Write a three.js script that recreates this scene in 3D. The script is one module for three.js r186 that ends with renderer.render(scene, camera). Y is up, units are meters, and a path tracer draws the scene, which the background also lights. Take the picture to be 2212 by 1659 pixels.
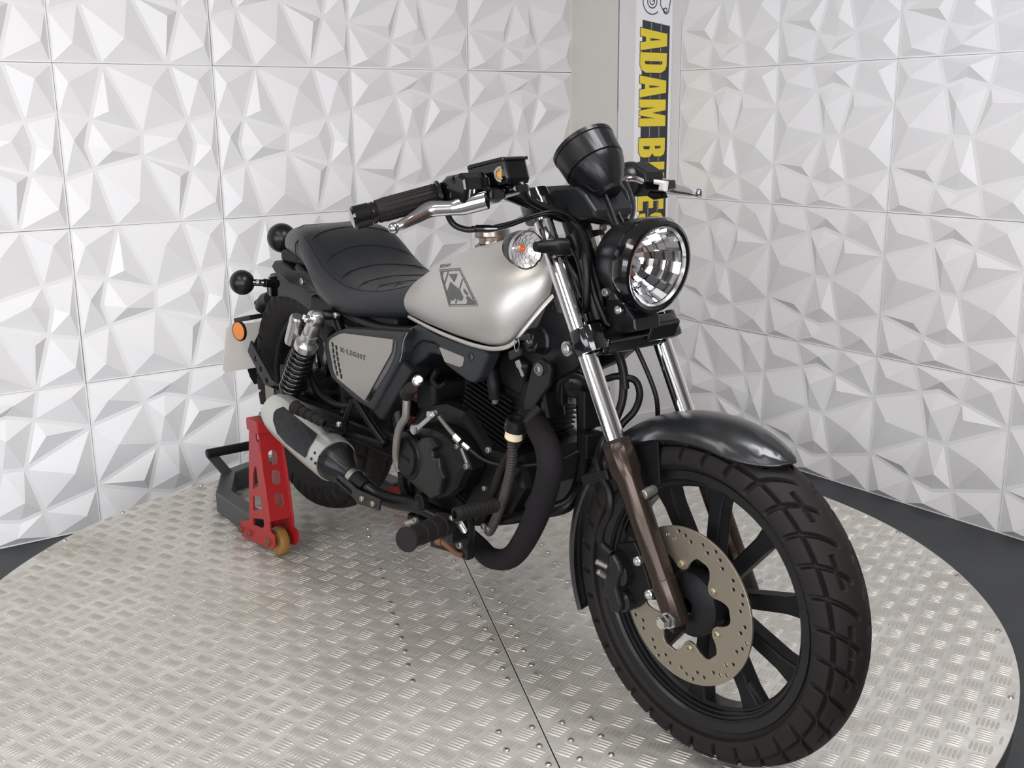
import * as THREE from 'three';
import { mergeGeometries, mergeVertices, toCreasedNormals } from 'three/addons/utils/BufferGeometryUtils.js';
import { RoundedBoxGeometry } from 'three/addons/geometries/RoundedBoxGeometry.js';
import { RectAreaLightUniformsLib } from 'three/addons/lights/RectAreaLightUniformsLib.js';
import { FontLoader } from 'three/addons/loaders/FontLoader.js';
import { TextGeometry } from 'three/addons/geometries/TextGeometry.js';

// ---------------------------------------------------------------- camera
const IW = 2212, IH = 1659, FOCAL = 2332.74;
const PITCH = 0.2416, ROLL = 0.0100, EYE = new THREE.Vector3(0, 1.0594, 0);
const scene = new THREE.Scene();
const camera = new THREE.PerspectiveCamera(2 * Math.atan(IH / 2 / FOCAL) * 180 / Math.PI, IW / IH, 0.05, 60);
camera.position.copy(EYE);
camera.rotation.set(-PITCH, 0, -ROLL, 'XYZ');
scene.add(camera);
camera.updateMatrixWorld(true);

const renderer = new THREE.WebGLRenderer({ antialias: true });
renderer.toneMapping = THREE.LinearToneMapping;
renderer.toneMappingExposure = 1.05;
renderer.shadowMap.enabled = true;
scene.background = new THREE.Color(0x000000);
RectAreaLightUniformsLib.init();

// ---------------------------------------------------------------- lights
// ceiling panels, and daylight through the two frosted windows behind the camera (each with its own fitting further down)
const CEIL = 2.42, FLOOR = -0.265;
const LAMPS = [ // x, z, width, length, turn, intensity, colour
  [-1.35, -1.15, 0.6, 1.2, 0.35, 5, 0xfff8ee],
  [0.65, -1.15, 0.6, 1.2, 0.35, 12, 0xfbfbff],
  [-0.6, 1.15, 0.6, 1.2, 0.35, 7, 0xfffcf8],
];
const WINDOWS = [ // wall, distance along it from the far corner, sill height, width, height, intensity, colour
  ['rear', 3.1, 0.15, 3.2, 1.5, 3.3, 0xf0f4ff],
  ['front', 4.55, 0.15, 2.5, 1.5, 5.6, 0xfbfcff],
];
for (const [x, z, w, l, turn, k, col] of LAMPS) {
  const L = new THREE.RectAreaLight(col, k, w - 0.04, l - 0.04);
  L.position.set(x, CEIL - 0.065, z);
  L.rotation.set(-Math.PI / 2, 0, turn, 'XYZ');
  L.castShadow = true;
  scene.add(L);
}

// ---------------------------------------------------------------- helpers
const V = (x, y, z) => new THREE.Vector3(x, y, z);
let seed = 20240611;
const rnd = () => { seed = (seed * 1664525 + 1013904223) >>> 0; return seed / 4294967296; };
const names = {};
function numbered(n) { const k = names[n] = (names[n] ?? -1) + 1; return k ? n + '_' + String(k).padStart(3, '0') : n; }
function prep(g, uv) {
  let h = g.index ? g.toNonIndexed() : g;
  for (const k of Object.keys(h.attributes)) if (k !== 'position' && k !== 'normal' && !(uv && k === 'uv')) h.deleteAttribute(k);
  if (!h.attributes.normal) h.computeVertexNormals();
  return h;
}
function mesh(name, geos, mat, parent, opt = {}) {
  const list = (Array.isArray(geos) ? geos : [geos]).map(g => prep(g, opt.uv));
  const g = list.length > 1 ? mergeGeometries(list, false) : list[0];
  if (opt.mat4) g.applyMatrix4(opt.mat4);
  const m = new THREE.Mesh(g, mat);
  m.name = name; m.castShadow = m.receiveShadow = true;
  if (opt.label) m.userData.label = opt.label;
  if (opt.kind) m.userData.kind = opt.kind;
  parent.add(m);
  return m;
}
function flipWinding(g) {
  const ix = g.index;
  if (ix) { for (let i = 0; i < ix.count; i += 3) { const a = ix.getX(i); ix.setX(i, ix.getX(i + 2)); ix.setX(i + 2, a); } return g; }
  for (const k of Object.keys(g.attributes)) { const at = g.attributes[k], n = at.itemSize, a = at.array; for (let i = 0; i < at.count; i += 3) for (let j = 0; j < n; j++) { const t = a[i * n + j]; a[i * n + j] = a[(i + 2) * n + j]; a[(i + 2) * n + j] = t; } }
  return g;
}
function group(name, parent, label) { const g = new THREE.Group(); g.name = name; if (label) g.userData.label = label; parent.add(g); return g; }
function thing(name, label, category, grp) {
  const g = new THREE.Group(); g.name = numbered(name); g.userData = { label, category };
  if (grp) g.userData.group = grp;
  scene.add(g); return g;
}
// a pixel's direction in the world
function ray(px, py) {
  return V((px - IW / 2) / FOCAL, -(py - IH / 2) / FOCAL, -1).applyQuaternion(camera.quaternion);
}
// swept rod with rounded or flat ends
function rod(pts, r, o = {}) {
  const rs = o.rad ?? 12, seg = o.seg ?? Math.max(2, (pts.length - 1) * 8);
  const rf = typeof r === 'function' ? r : () => r;
  const c = pts.length === 2 ? new THREE.LineCurve3(pts[0], pts[1]) : new THREE.CatmullRomCurve3(pts, false, 'centripetal');
  const fr = c.computeFrenetFrames(seg, false);
  const pos = [], idx = [];
  for (let i = 0; i <= seg; i++) {
    const p = c.getPointAt(i / seg), R = rf(i / seg);
    for (let j = 0; j < rs; j++) {
      const a = j / rs * Math.PI * 2, s = Math.sin(a) * R * (o.flat ?? 1), k = Math.cos(a) * R;
      pos.push(p.x + fr.normals[i].x * k + fr.binormals[i].x * s, p.y + fr.normals[i].y * k + fr.binormals[i].y * s, p.z + fr.normals[i].z * k + fr.binormals[i].z * s);
    }
  }
  for (let i = 0; i < seg; i++) for (let j = 0; j < rs; j++) {
    const a = i * rs + j, b = i * rs + (j + 1) % rs; idx.push(a, b, a + rs, b, b + rs, a + rs);
  }
  const g = new THREE.BufferGeometry();
  g.setAttribute('position', new THREE.Float32BufferAttribute(pos, 3)); g.setIndex(idx); g.computeVertexNormals();
  const caps = [];
  for (const e of [0, seg]) {
    const p = c.getPointAt(e / seg), q = [p.x, p.y, p.z], ci = [];
    for (let j = 0; j < rs; j++) { const k = (e * rs + j) * 3; q.push(pos[k], pos[k + 1], pos[k + 2]); const n = 1 + (j + 1) % rs; e ? ci.push(0, 1 + j, n) : ci.push(0, n, 1 + j); }
    const cg = new THREE.BufferGeometry(); cg.setAttribute('position', new THREE.Float32BufferAttribute(q, 3)); cg.setIndex(ci); cg.computeVertexNormals(); caps.push(prep(cg));
  }
  return mergeGeometries([prep(g), ...caps], false);
}
// turned body: profile [[distance along axis, radius], ...]
function turn(A, dir, prof, seg = 28, crease = 0.6) {
  const g = new THREE.LatheGeometry(prof.map(([d, r]) => new THREE.Vector2(Math.max(r, 1e-5), d)), seg);
  g.deleteAttribute('uv'); g.deleteAttribute('normal');
  const h = toCreasedNormals(mergeVertices(g, 1e-6), crease);
  h.applyQuaternion(new THREE.Quaternion().setFromUnitVectors(V(0, 1, 0), dir.clone().normalize()));
  h.translate(A.x, A.y, A.z);
  return h;
}
const cyl = (A, B, r, seg = 20, bev = 0.0015) => { const L = A.distanceTo(B); return turn(A, B.clone().sub(A), [[0, 0], [0, r - bev], [bev, r], [L - bev, r], [L, r - bev], [L, 0]], seg, 0.3); };
const bolt = (A, dir, r, h = r * 0.8) => turn(A, dir, [[-0.002, r], [h * 0.75, r], [h, r * 0.82], [h, r * 0.5], [h * 0.35, r * 0.5], [h * 0.35, 0]], 14, 0.3);
const ball = (c, r, sx = 1, sy = 1, sz = 1) => { const g = new THREE.SphereGeometry(r, 24, 16); g.scale(sx, sy, sz); g.translate(c.x, c.y, c.z); return g; };
function box(c, sx, sy, sz, r = 0.003, e) { const g = new RoundedBoxGeometry(sx, sy, sz, 2, Math.min(r, sx / 2.1, sy / 2.1, sz / 2.1)); if (e) g.applyMatrix4(new THREE.Matrix4().makeRotationFromEuler(e)); g.translate(c.x, c.y, c.z); return g; }
// box whose local x runs along a to b
function bar(a, b, h, d, r = 0.003, up = V(0, 1, 0)) {
  const x = b.clone().sub(a), L = x.length(); x.normalize();
  const z = x.clone().cross(up).normalize(), y = z.clone().cross(x);
  const g = new RoundedBoxGeometry(L, h, d, 2, Math.min(r, h / 2.1, d / 2.1));
  g.applyMatrix4(new THREE.Matrix4().makeBasis(x, y, z).setPosition(a.clone().add(b).multiplyScalar(0.5)));
  return g;
}
function shapeOf(pts, holes = []) {
  const s = new THREE.Shape(pts.map(p => new THREE.Vector2(p[0], p[1])));
  for (const h of holes) s.holes.push(new THREE.Path(h.map(p => new THREE.Vector2(p[0], p[1]))));
  return s;
}
const ring = (x, y, r, n = 14, ry = r) => Array.from({ length: n }, (_, i) => [x + r * Math.cos(i / n * 2 * Math.PI), y + ry * Math.sin(i / n * 2 * Math.PI)]);
function extr(pts, depth, o = {}) {
  const b = o.bevel ?? 0.001;
  const g = new THREE.ExtrudeGeometry(pts instanceof THREE.Shape ? pts : shapeOf(pts, o.holes), { depth: Math.max(depth - 2 * b, 1e-4), bevelEnabled: b > 0, bevelThickness: b, bevelSize: b, bevelOffset: -b, bevelSegments: o.bs ?? 2, curveSegments: 24, steps: 1 });
  g.translate(0, 0, b);
  return g;
}
// skin over rings of points (each ring closed, same count)
function loft(rings, o = {}) {
  const n = rings[0].length, pos = [], idx = [];
  for (const r of rings) for (const p of r) pos.push(p.x, p.y, p.z);
  const m = o.open ? n - 1 : n;
  for (let i = 0; i < rings.length - 1; i++) for (let j = 0; j < m; j++) {
    const a = i * n + j, b = i * n + (j + 1) % n; idx.push(a, a + n, b, b, a + n, b + n);
  }
  if (o.caps) for (const e of [0, rings.length - 1]) {
    const c = rings[e].reduce((s, p) => s.add(p), V(0, 0, 0)).multiplyScalar(1 / n), k = pos.length / 3;
    pos.push(c.x, c.y, c.z);
    for (let j = 0; j < n; j++) { const a = e * n + j, b = e * n + (j + 1) % n; e ? idx.push(k, b, a) : idx.push(k, a, b); }
  }
  const g = new THREE.BufferGeometry();
  g.setAttribute('position', new THREE.Float32BufferAttribute(pos, 3)); g.setIndex(o.flip ? idx.map((v, i) => idx[i - i % 3 + 2 - i % 3]) : idx);
  g.computeVertexNormals();
  return o.crease ? toCreasedNormals(g, o.crease) : g;
}
const interp = (tab, x) => { // piecewise cubic through [[x, value], ...], x rising
  const n = tab.length;
  if (x <= tab[0][0]) return tab[0][1];
  if (x >= tab[n - 1][0]) return tab[n - 1][1];
  let i = 0; while (x > tab[i + 1][0]) i++;
  const [x0, y0] = tab[i], [x1, y1] = tab[i + 1], h = x1 - x0, t = (x - x0) / h;
  const sl = k => k <= 0 || k >= n - 1 ? (k <= 0 ? (tab[1][1] - tab[0][1]) / (tab[1][0] - tab[0][0]) : (tab[n - 1][1] - tab[n - 2][1]) / (tab[n - 1][0] - tab[n - 2][0])) : (tab[k + 1][1] - tab[k - 1][1]) / (tab[k + 1][0] - tab[k - 1][0]);
  const m0 = sl(i) * h, m1 = sl(i + 1) * h, t2 = t * t, t3 = t2 * t;
  return y0 * (2 * t3 - 3 * t2 + 1) + m0 * (t3 - 2 * t2 + t) + y1 * (-2 * t3 + 3 * t2) + m1 * (t3 - t2);
};
// smooth value noise for procedural textures
function noiseTex(size, fn, srgb) {
  const d = new Uint8Array(size * size * 4);
  for (let y = 0; y < size; y++) for (let x = 0; x < size; x++) { const c = fn(x / size, y / size, x, y), k = (y * size + x) * 4; d[k] = c[0]; d[k + 1] = c[1]; d[k + 2] = c[2]; d[k + 3] = 255; }
  const t = new THREE.DataTexture(d, size, size); t.wrapS = t.wrapT = THREE.RepeatWrapping; t.magFilter = THREE.LinearFilter; t.minFilter = THREE.LinearMipmapLinearFilter; t.generateMipmaps = true;
  if (srgb) t.colorSpace = THREE.SRGBColorSpace; t.needsUpdate = true; return t;
}
const lat = Array.from({ length: 4096 }, () => rnd());
const vn = (x, y, per) => { const xi = Math.floor(x), yi = Math.floor(y), fx = x - xi, fy = y - yi, s = t => t * t * (3 - 2 * t), m = v => ((v % per) + per) % per, g = (a, b) => lat[(m(a) * 57 + m(b) * 131 + m(a) * m(b) * 7) & 4095]; const a = g(xi, yi), b = g(xi + 1, yi), c = g(xi, yi + 1), d = g(xi + 1, yi + 1), u = s(fx), v = s(fy); return a + (b - a) * u + (c - a) * v + (a - b - c + d) * u * v; };
const fbm = (u, v, f, oct = 4) => { let s = 0, a = 0.5, t = 0; for (let i = 0; i < oct; i++) { s += a * vn(u * f, v * f, f); t += a; a *= 0.5; f *= 2; } return s / t; };

// ---------------------------------------------------------------- materials
const std = (c, r, m = 0, x = {}) => new THREE.MeshStandardMaterial({ color: c, roughness: r, metalness: m, side: THREE.DoubleSide, ...x });
const phy = (c, r, m = 0, x = {}) => new THREE.MeshPhysicalMaterial({ color: c, roughness: r, metalness: m, side: THREE.DoubleSide, ...x });
const M = {
  black: phy(0x0c0d0e, 0.52, 0, { specularIntensity: 0.45 }), satin: phy(0x121315, 0.34, 0, { specularIntensity: 0.7 }), gloss: phy(0x08090b, 0.14, 0, { clearcoat: 0.6, clearcoatRoughness: 0.08 }),
  plastic: phy(0x26282a, 0.48, 0, { specularIntensity: 0.6 }), plasticDark: phy(0x17191b, 0.47, 0, { specularIntensity: 0.6 }), rubber: phy(0x161412, 0.7, 0, { specularIntensity: 0.5 }), frame: phy(0x0a0b0c, 0.38, 0, { specularIntensity: 0.5 }), cable: phy(0x0c0c0c, 0.42, 0, { specularIntensity: 0.5 }),
  chrome: std(0xd8d8da, 0.09, 1), alu: std(0xc4c4c2, 0.3, 1), steel: std(0xb4b1aa, 0.34, 1), capSteel: std(0x8a8178, 0.3, 1), dull: std(0x8d8a84, 0.45, 0.8),
  disc: std(0x938b7d, 0.42, 0.85), bronze: std(0x3f3530, 0.3, 0.75), silverPaint: phy(0xb6b3ae, 0.43, 0.7, { clearcoat: 0.25, clearcoatRoughness: 0.35 }),
  brushed: std(0xa29e97, 0.4, 0.75), muffler: std(0xbfc0ba, 0.33, 0.75), wrap: phy(0x1b191b, 0.9, 0, { specularIntensity: 0.3 }), engine: phy(0x0a0b0c, 0.42, 0, { specularIntensity: 0.45 }), cover: phy(0x151716, 0.34, 0, { specularIntensity: 0.7 }),
  red: std(0x8e1216, 0.38), amber: std(0x86612c, 0.45), grey: std(0x3d3f40, 0.46), rust: std(0x6b4a35, 0.75, 0.3), orange: phy(0xd2760c, 0.25, 0, { clearcoat: 0.5 }),
  plate: std(0xdcd7d0, 0.5), gold: std(0x9a927c, 0.4, 0.7), brass: std(0x9a7438, 0.4, 0.6), creamRing: std(0xd9c9a8, 0.45), print: std(0x4c4c4b, 0.6), hose: std(0x2a2520, 0.6), coil: phy(0x0d0d0e, 0.2, 0, { clearcoat: 0.4 }),
  glass: phy(0xffffff, 0.03, 0, { transmission: 1, thickness: 0, ior: 1.45 }), reflector: std(0xe9e9ec, 0.06, 1), softReflector: std(0xf4f2f0, 0.4, 0.6), bulb: phy(0xf5f5f5, 0.1, 0, { transmission: 0.7, thickness: 0.01 }), orangeBulb: phy(0xff6a10, 0.2, 0, { transmission: 0.2, thickness: 0 }),
};

// ---------------------------------------------------------------- room
const LA = 0.6109, RA = 0.9400;
const LO = V(-1.3832, 1.2354, -3.4111), LDU = V(Math.cos(LA), 0, -Math.sin(LA)), LN = V(Math.sin(LA), 0, Math.cos(LA));
const RO = V(0.6866, 1.2354, -4.4946), RDU = V(Math.cos(RA), 0, Math.sin(RA)), RN = V(-Math.sin(RA), 0, Math.cos(RA));
const CORNER = LO.clone().addScaledVector(LDU, 2.311);
function structure(name, label, category) { const g = new THREE.Group(); g.name = name; g.userData = { label, category, kind: 'structure' }; scene.add(g); return g; }
const panelWhite = std(0xe8e7e7, 0.42), seamGrey = std(0xb0aca6, 0.8), plainWhite = std(0xdedcdb, 0.55), beige = std(0xcfccc4, 0.6), plasterGrey = std(0xa9a49c, 0.8), ceilGrey = std(0x9b9894, 0.85), brown = std(0x8a5a45, 0.5), darkFloor = std(0x34373a, 0.62);

// floor
{
  const rub = noiseTex(256, (u, v) => { const k = 52 + 14 * fbm(u, v, 8) + 5 * fbm(u, v, 64, 2); return [k * 0.96, k, k * 1.04]; }, true);
  rub.repeat.set(8, 8);
  const fm = std(0xffffff, 0.6, 0, { map: rub });
  const f = new THREE.Mesh(new THREE.BoxGeometry(16, 0.1, 16), fm);
  f.name = 'floor'; f.position.set(0, FLOOR - 0.05, -1); f.receiveShadow = true;
  f.userData = { label: 'dark grey rubber floor around the turntable', category: 'floor', kind: 'structure' };
  scene.add(f);
}
// faceted panel template: nodes of the flat valleys, cells with their peaks (u right, v down, height in metres)
const NODE = { TL: [0, 0], T1: [0.3, 0], T2: [0.7, 0], TR: [1, 0], L1: [0, 0.29], L2: [0, 0.7], R1: [1, 0.295], R2: [1, 0.715], BL: [0, 1], B1: [0.3, 1], B2: [0.7, 1], BR: [1, 1], N1: [0.36, 0.186], N2: [0.66, 0.19], M: [0.497, 0.147], N3: [0.432, 0.492], N4: [0.575, 0.502], N5: [0.34, 0.805], N6: [0.655, 0.805], K: [0.505, 0.845] };
const CELL = [['TL T1 N1 L1', 0.118, 0.122, 0.023], ['T1 T2 N2 M N1', 0.541, 0.068, 0.025], ['T2 TR R1 N2', 0.885, 0.072, 0.022], ['L1 N1 N3 L2', 0.152, 0.43, 0.028], ['N1 M N2 N4 N3', 0.472, 0.293, 0.024], ['N2 R1 N4', 0.713, 0.296, 0.022], ['R1 R2 N6 N4', 0.858, 0.576, 0.028], ['L2 N3 N5', 0.296, 0.712, 0.025], ['N3 N4 N6 K N5', 0.54, 0.709, 0.024], ['L2 N5 B1 BL', 0.124, 0.939, 0.022], ['N5 K N6 B2 B1', 0.474, 0.938, 0.022], ['N6 R2 BR B2', 0.903, 0.88, 0.024]];
function panelGeo(quarter) {
  const S = 0.5, IN = 0.0062, tri = [];
  const tf = ([u, v]) => quarter ? [v, 1 - u] : [u, v];
  const P3 = (u, v, h) => V(u * S, -v * S, h);
  for (const [list, au, av, h] of CELL) {
    const q = list.split(' ').map(n => tf(NODE[n])).map(([u, v]) => [u * S, -v * S]);
    let area = 0; q.forEach((p, i) => { const r = q[(i + 1) % q.length]; area += p[0] * r[1] - r[0] * p[1]; });
    if (area < 0) q.reverse();
    const n = q.length, base = q.map((p, i) => {
      const a = q[(i + n - 1) % n], b = q[(i + 1) % n];
      const d1 = [p[0] - a[0], p[1] - a[1]], d2 = [b[0] - p[0], b[1] - p[1]], l1 = Math.hypot(...d1), l2 = Math.hypot(...d2);
      const n1 = [-d1[1] / l1, d1[0] / l1], n2 = [-d2[1] / l2, d2[0] / l2], k = 1 + n1[0] * n2[0] + n1[1] * n2[1];
      return [p[0] + (n1[0] + n2[0]) / k * IN, p[1] + (n1[1] + n2[1]) / k * IN];
    });
    const [u, v] = tf([au, av]), ap = P3(u, v, h);
    for (let i = 0; i < n; i++) { const a = base[i], b = base[(i + 1) % n]; tri.push(V(a[0], a[1], 0.0002), V(b[0], b[1], 0.0002), ap); }
  }
  const g = new THREE.BufferGeometry().setFromPoints(tri); g.computeVertexNormals();
  const b = new RoundedBoxGeometry(S - 0.0012, S - 0.0012, 0.008, 1, 0.0012); b.translate(S / 2, -S / 2, -0.004);
  return mergeGeometries([prep(b), prep(g)], false);
}
const panelA = panelGeo(false), panelB = panelGeo(true);
function wall(name, label, O, rot, u0, u1, rows, cols, isB) {
  const w = structure(name, label, 'wall');
  w.position.copy(O); w.rotation.y = rot;
  const top = CEIL - O.y, bot = FLOOR - O.y;
  mesh('wall_surface', new THREE.BoxGeometry(u1 - u0, top - bot, 0.12).translate((u0 + u1) / 2, (top + bot) / 2, -0.069), seamGrey, w);
  for (const r of rows) for (const c of cols) {
    const m = new THREE.Mesh(isB(r, c) ? panelB : panelA, panelWhite);
    m.name = 'wall_panel'; m.castShadow = m.receiveShadow = true;
    m.position.set(c * 0.5, -r * 0.5, (rnd() - 0.5) * 0.002);
    m.rotation.set((rnd() - 0.5) * 0.004, (rnd() - 0.5) * 0.004, (rnd() - 0.5) * 0.004);
    w.add(m);
  }
  return w;
}
wall('wall_left', 'white wall of faceted panels behind the rear wheel', LO, LA, -3.7, 2.311, [-2, -1, 0, 1, 2], [-3, -2, -1, 0, 1, 2, 3], (r, c) => c < 2 && r < 2);
wall('wall_right', 'white wall of faceted panels beyond the front wheel', RO, -RA, -0.32, 5.7, [-2, -1, 0, 1, 2], [0, 1, 2, 3, 4], (r, c) => c === 0 && r === 2);
// boxed-in pillar in the corner
{
  const p = structure('wall_pillar', 'plain white boxed pillar in the corner between the panel walls', 'pillar');
  p.position.copy(LO); p.rotation.y = LA;
  const s0 = 1.998, s1 = 2.317, top = CEIL - LO.y, bot = FLOOR - LO.y;
  mesh('pillar_side', new THREE.BoxGeometry(0.012, top - bot, 0.295).translate(s0 + 0.006, (top + bot) / 2, 0.1475), beige, p);
  mesh('pillar_face', new THREE.BoxGeometry(s1 - s0, top - bot, 0.012).translate((s0 + s1) / 2, (top + bot) / 2, 0.294), plainWhite, p);
  mesh('skirting', [box(V((s0 + s1) / 2, bot + 0.057, 0.307), s1 - s0 + 0.014, 0.115, 0.014, 0.004), box(V(s0 - 0.007, bot + 0.057, 0.16), 0.014, 0.115, 0.31, 0.004)], plainWhite, p);
}
// rest of the room, behind and beside the camera
{
  const H = CEIL - FLOOR, yc = (CEIL + FLOOR) / 2;
  const a = CORNER.clone().addScaledVector(LDU, -6), b = CORNER.clone().addScaledVector(RDU, 6), c = a.clone().addScaledVector(RDU, 6);
  let wn = 0;
  const mk = (name, label, p, q, mat, win) => { // local x from p to q, local +z into the room
    const L = p.distanceTo(q), g = structure(name, label, 'wall'), d = q.clone().sub(p).normalize();
    g.position.set(p.x, 0, p.z);
    const inward = CORNER.clone().sub(p).dot(V(-d.z, 0, d.x)) > 0 ? 1 : -1; // which side the room lies on
    g.rotation.y = -Math.atan2(d.z, d.x);
    const [, at, sill, w, h, k, col] = win, x0 = at - w / 2, x1 = at + w / 2, z = -0.06 * inward, T = 0.12;
    const bx = (u0, u1, y0, y1) => new THREE.BoxGeometry(u1 - u0, y1 - y0, T).translate((u0 + u1) / 2, (y0 + y1) / 2, z);
    mesh('wall_surface', [bx(-0.1, x0, FLOOR, CEIL), bx(x1, L + 0.1, FLOOR, CEIL), bx(x0, x1, FLOOR, sill), bx(x0, x1, sill + h, CEIL)], mat, g);
    const f = structure('window_' + (++wn), wn === 1 ? 'wide frosted window facing the right panel wall' : 'wide frosted window facing the left panel wall', 'window');
    f.position.copy(g.position); f.rotation.copy(g.rotation);
    mesh('window_frame', [bar(V(x0, sill, z), V(x1, sill, z), 0.05, T + 0.02), bar(V(x0, sill + h, z), V(x1, sill + h, z), 0.05, T + 0.02), ...[x0, x0 + w / 3, x0 + 2 * w / 3, x1].map(u => box(V(u, sill + h / 2, z), 0.05, h, T + 0.02))], plainWhite, f);
    for (let i = 0; i < 3; i++) mesh('pane', box(V(x0 + w * (i + 0.5) / 3, sill + h / 2, z), w / 3 - 0.05, h - 0.05, 0.01, 0.001), new THREE.MeshStandardMaterial({ color: 0xffffff, emissive: col, emissiveIntensity: k * 0.8, roughness: 0.6 }), f);
    const R = new THREE.RectAreaLight(col, k, w - 0.06, h - 0.06), o = V((x0 + x1) / 2, sill + h / 2, 0.02 * inward);
    R.position.copy(o.applyAxisAngle(V(0, 1, 0), g.rotation.y).add(g.position)); R.rotation.y = g.rotation.y + (inward > 0 ? Math.PI : 0); R.castShadow = true; scene.add(R);
  };
  mk('wall_rear', 'plain plastered wall behind the camera', a, c, plasterGrey, WINDOWS[0]);
  mk('wall_front', 'plain plastered wall with a wide window beside the camera', b, c, plasterGrey, WINDOWS[1]);
  { // brown door beside that window
    const d = c.clone().sub(b).normalize(), inw = CORNER.clone().sub(b).dot(V(-d.z, 0, d.x)) > 0 ? 1 : -1, g = structure('door_1', 'brown wooden double door beside the window behind the camera', 'door');
    g.position.set(b.x, 0, b.z); g.rotation.y = -Math.atan2(d.z, d.x);
    for (const x of [0.98, 2.28]) mesh('door_leaf', box(V(x, FLOOR + 1.02, 0.022 * inw), 1.29, 2.04, 0.04), brown, g);
    mesh('door_frame', [box(V(0.27, FLOOR + 1.04, 0.02 * inw), 0.06, 2.08, 0.05), box(V(2.97, FLOOR + 1.04, 0.02 * inw), 0.06, 2.08, 0.05), box(V(1.62, FLOOR + 2.09, 0.02 * inw), 2.76, 0.06, 0.05)], plainWhite, g);
    mesh('door_handle', rod([V(1.5, FLOOR + 1, 0.05 * inw), V(1.5, FLOOR + 1, 0.08 * inw), V(1.38, FLOOR + 1, 0.08 * inw)], 0.01), M.steel, g);
  }
  const ce = new THREE.Mesh(new THREE.BoxGeometry(14, 0.1, 14), ceilGrey); ce.name = 'ceiling'; ce.position.set(0, CEIL + 0.05, -1); ce.castShadow = ce.receiveShadow = true; ce.userData = { label: 'pale grey workshop ceiling', category: 'ceiling', kind: 'structure' }; scene.add(ce);
}
// ceiling light fittings
for (const [x, z, w, l, trn, k, col] of LAMPS) {
  const t = thing('ceiling_light', 'white framed ceiling light panel', 'ceiling light', 'ceiling light panels');
  t.position.set(x, CEIL, z); t.rotation.y = trn;
  mesh('frame', [box(V(0, -0.02, l / 2), w + 0.03, 0.04, 0.03), box(V(0, -0.02, -l / 2), w + 0.03, 0.04, 0.03), box(V(w / 2, -0.02, 0), 0.03, 0.04, l), box(V(-w / 2, -0.02, 0), 0.03, 0.04, l)], plainWhite, t);
  mesh('diffuser', box(V(0, -0.022, 0), w - 0.03, 0.03, l - 0.03), new THREE.MeshStandardMaterial({ color: 0xffffff, emissive: col, emissiveIntensity: k * 0.8, roughness: 0.5 }), t);
}

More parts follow.
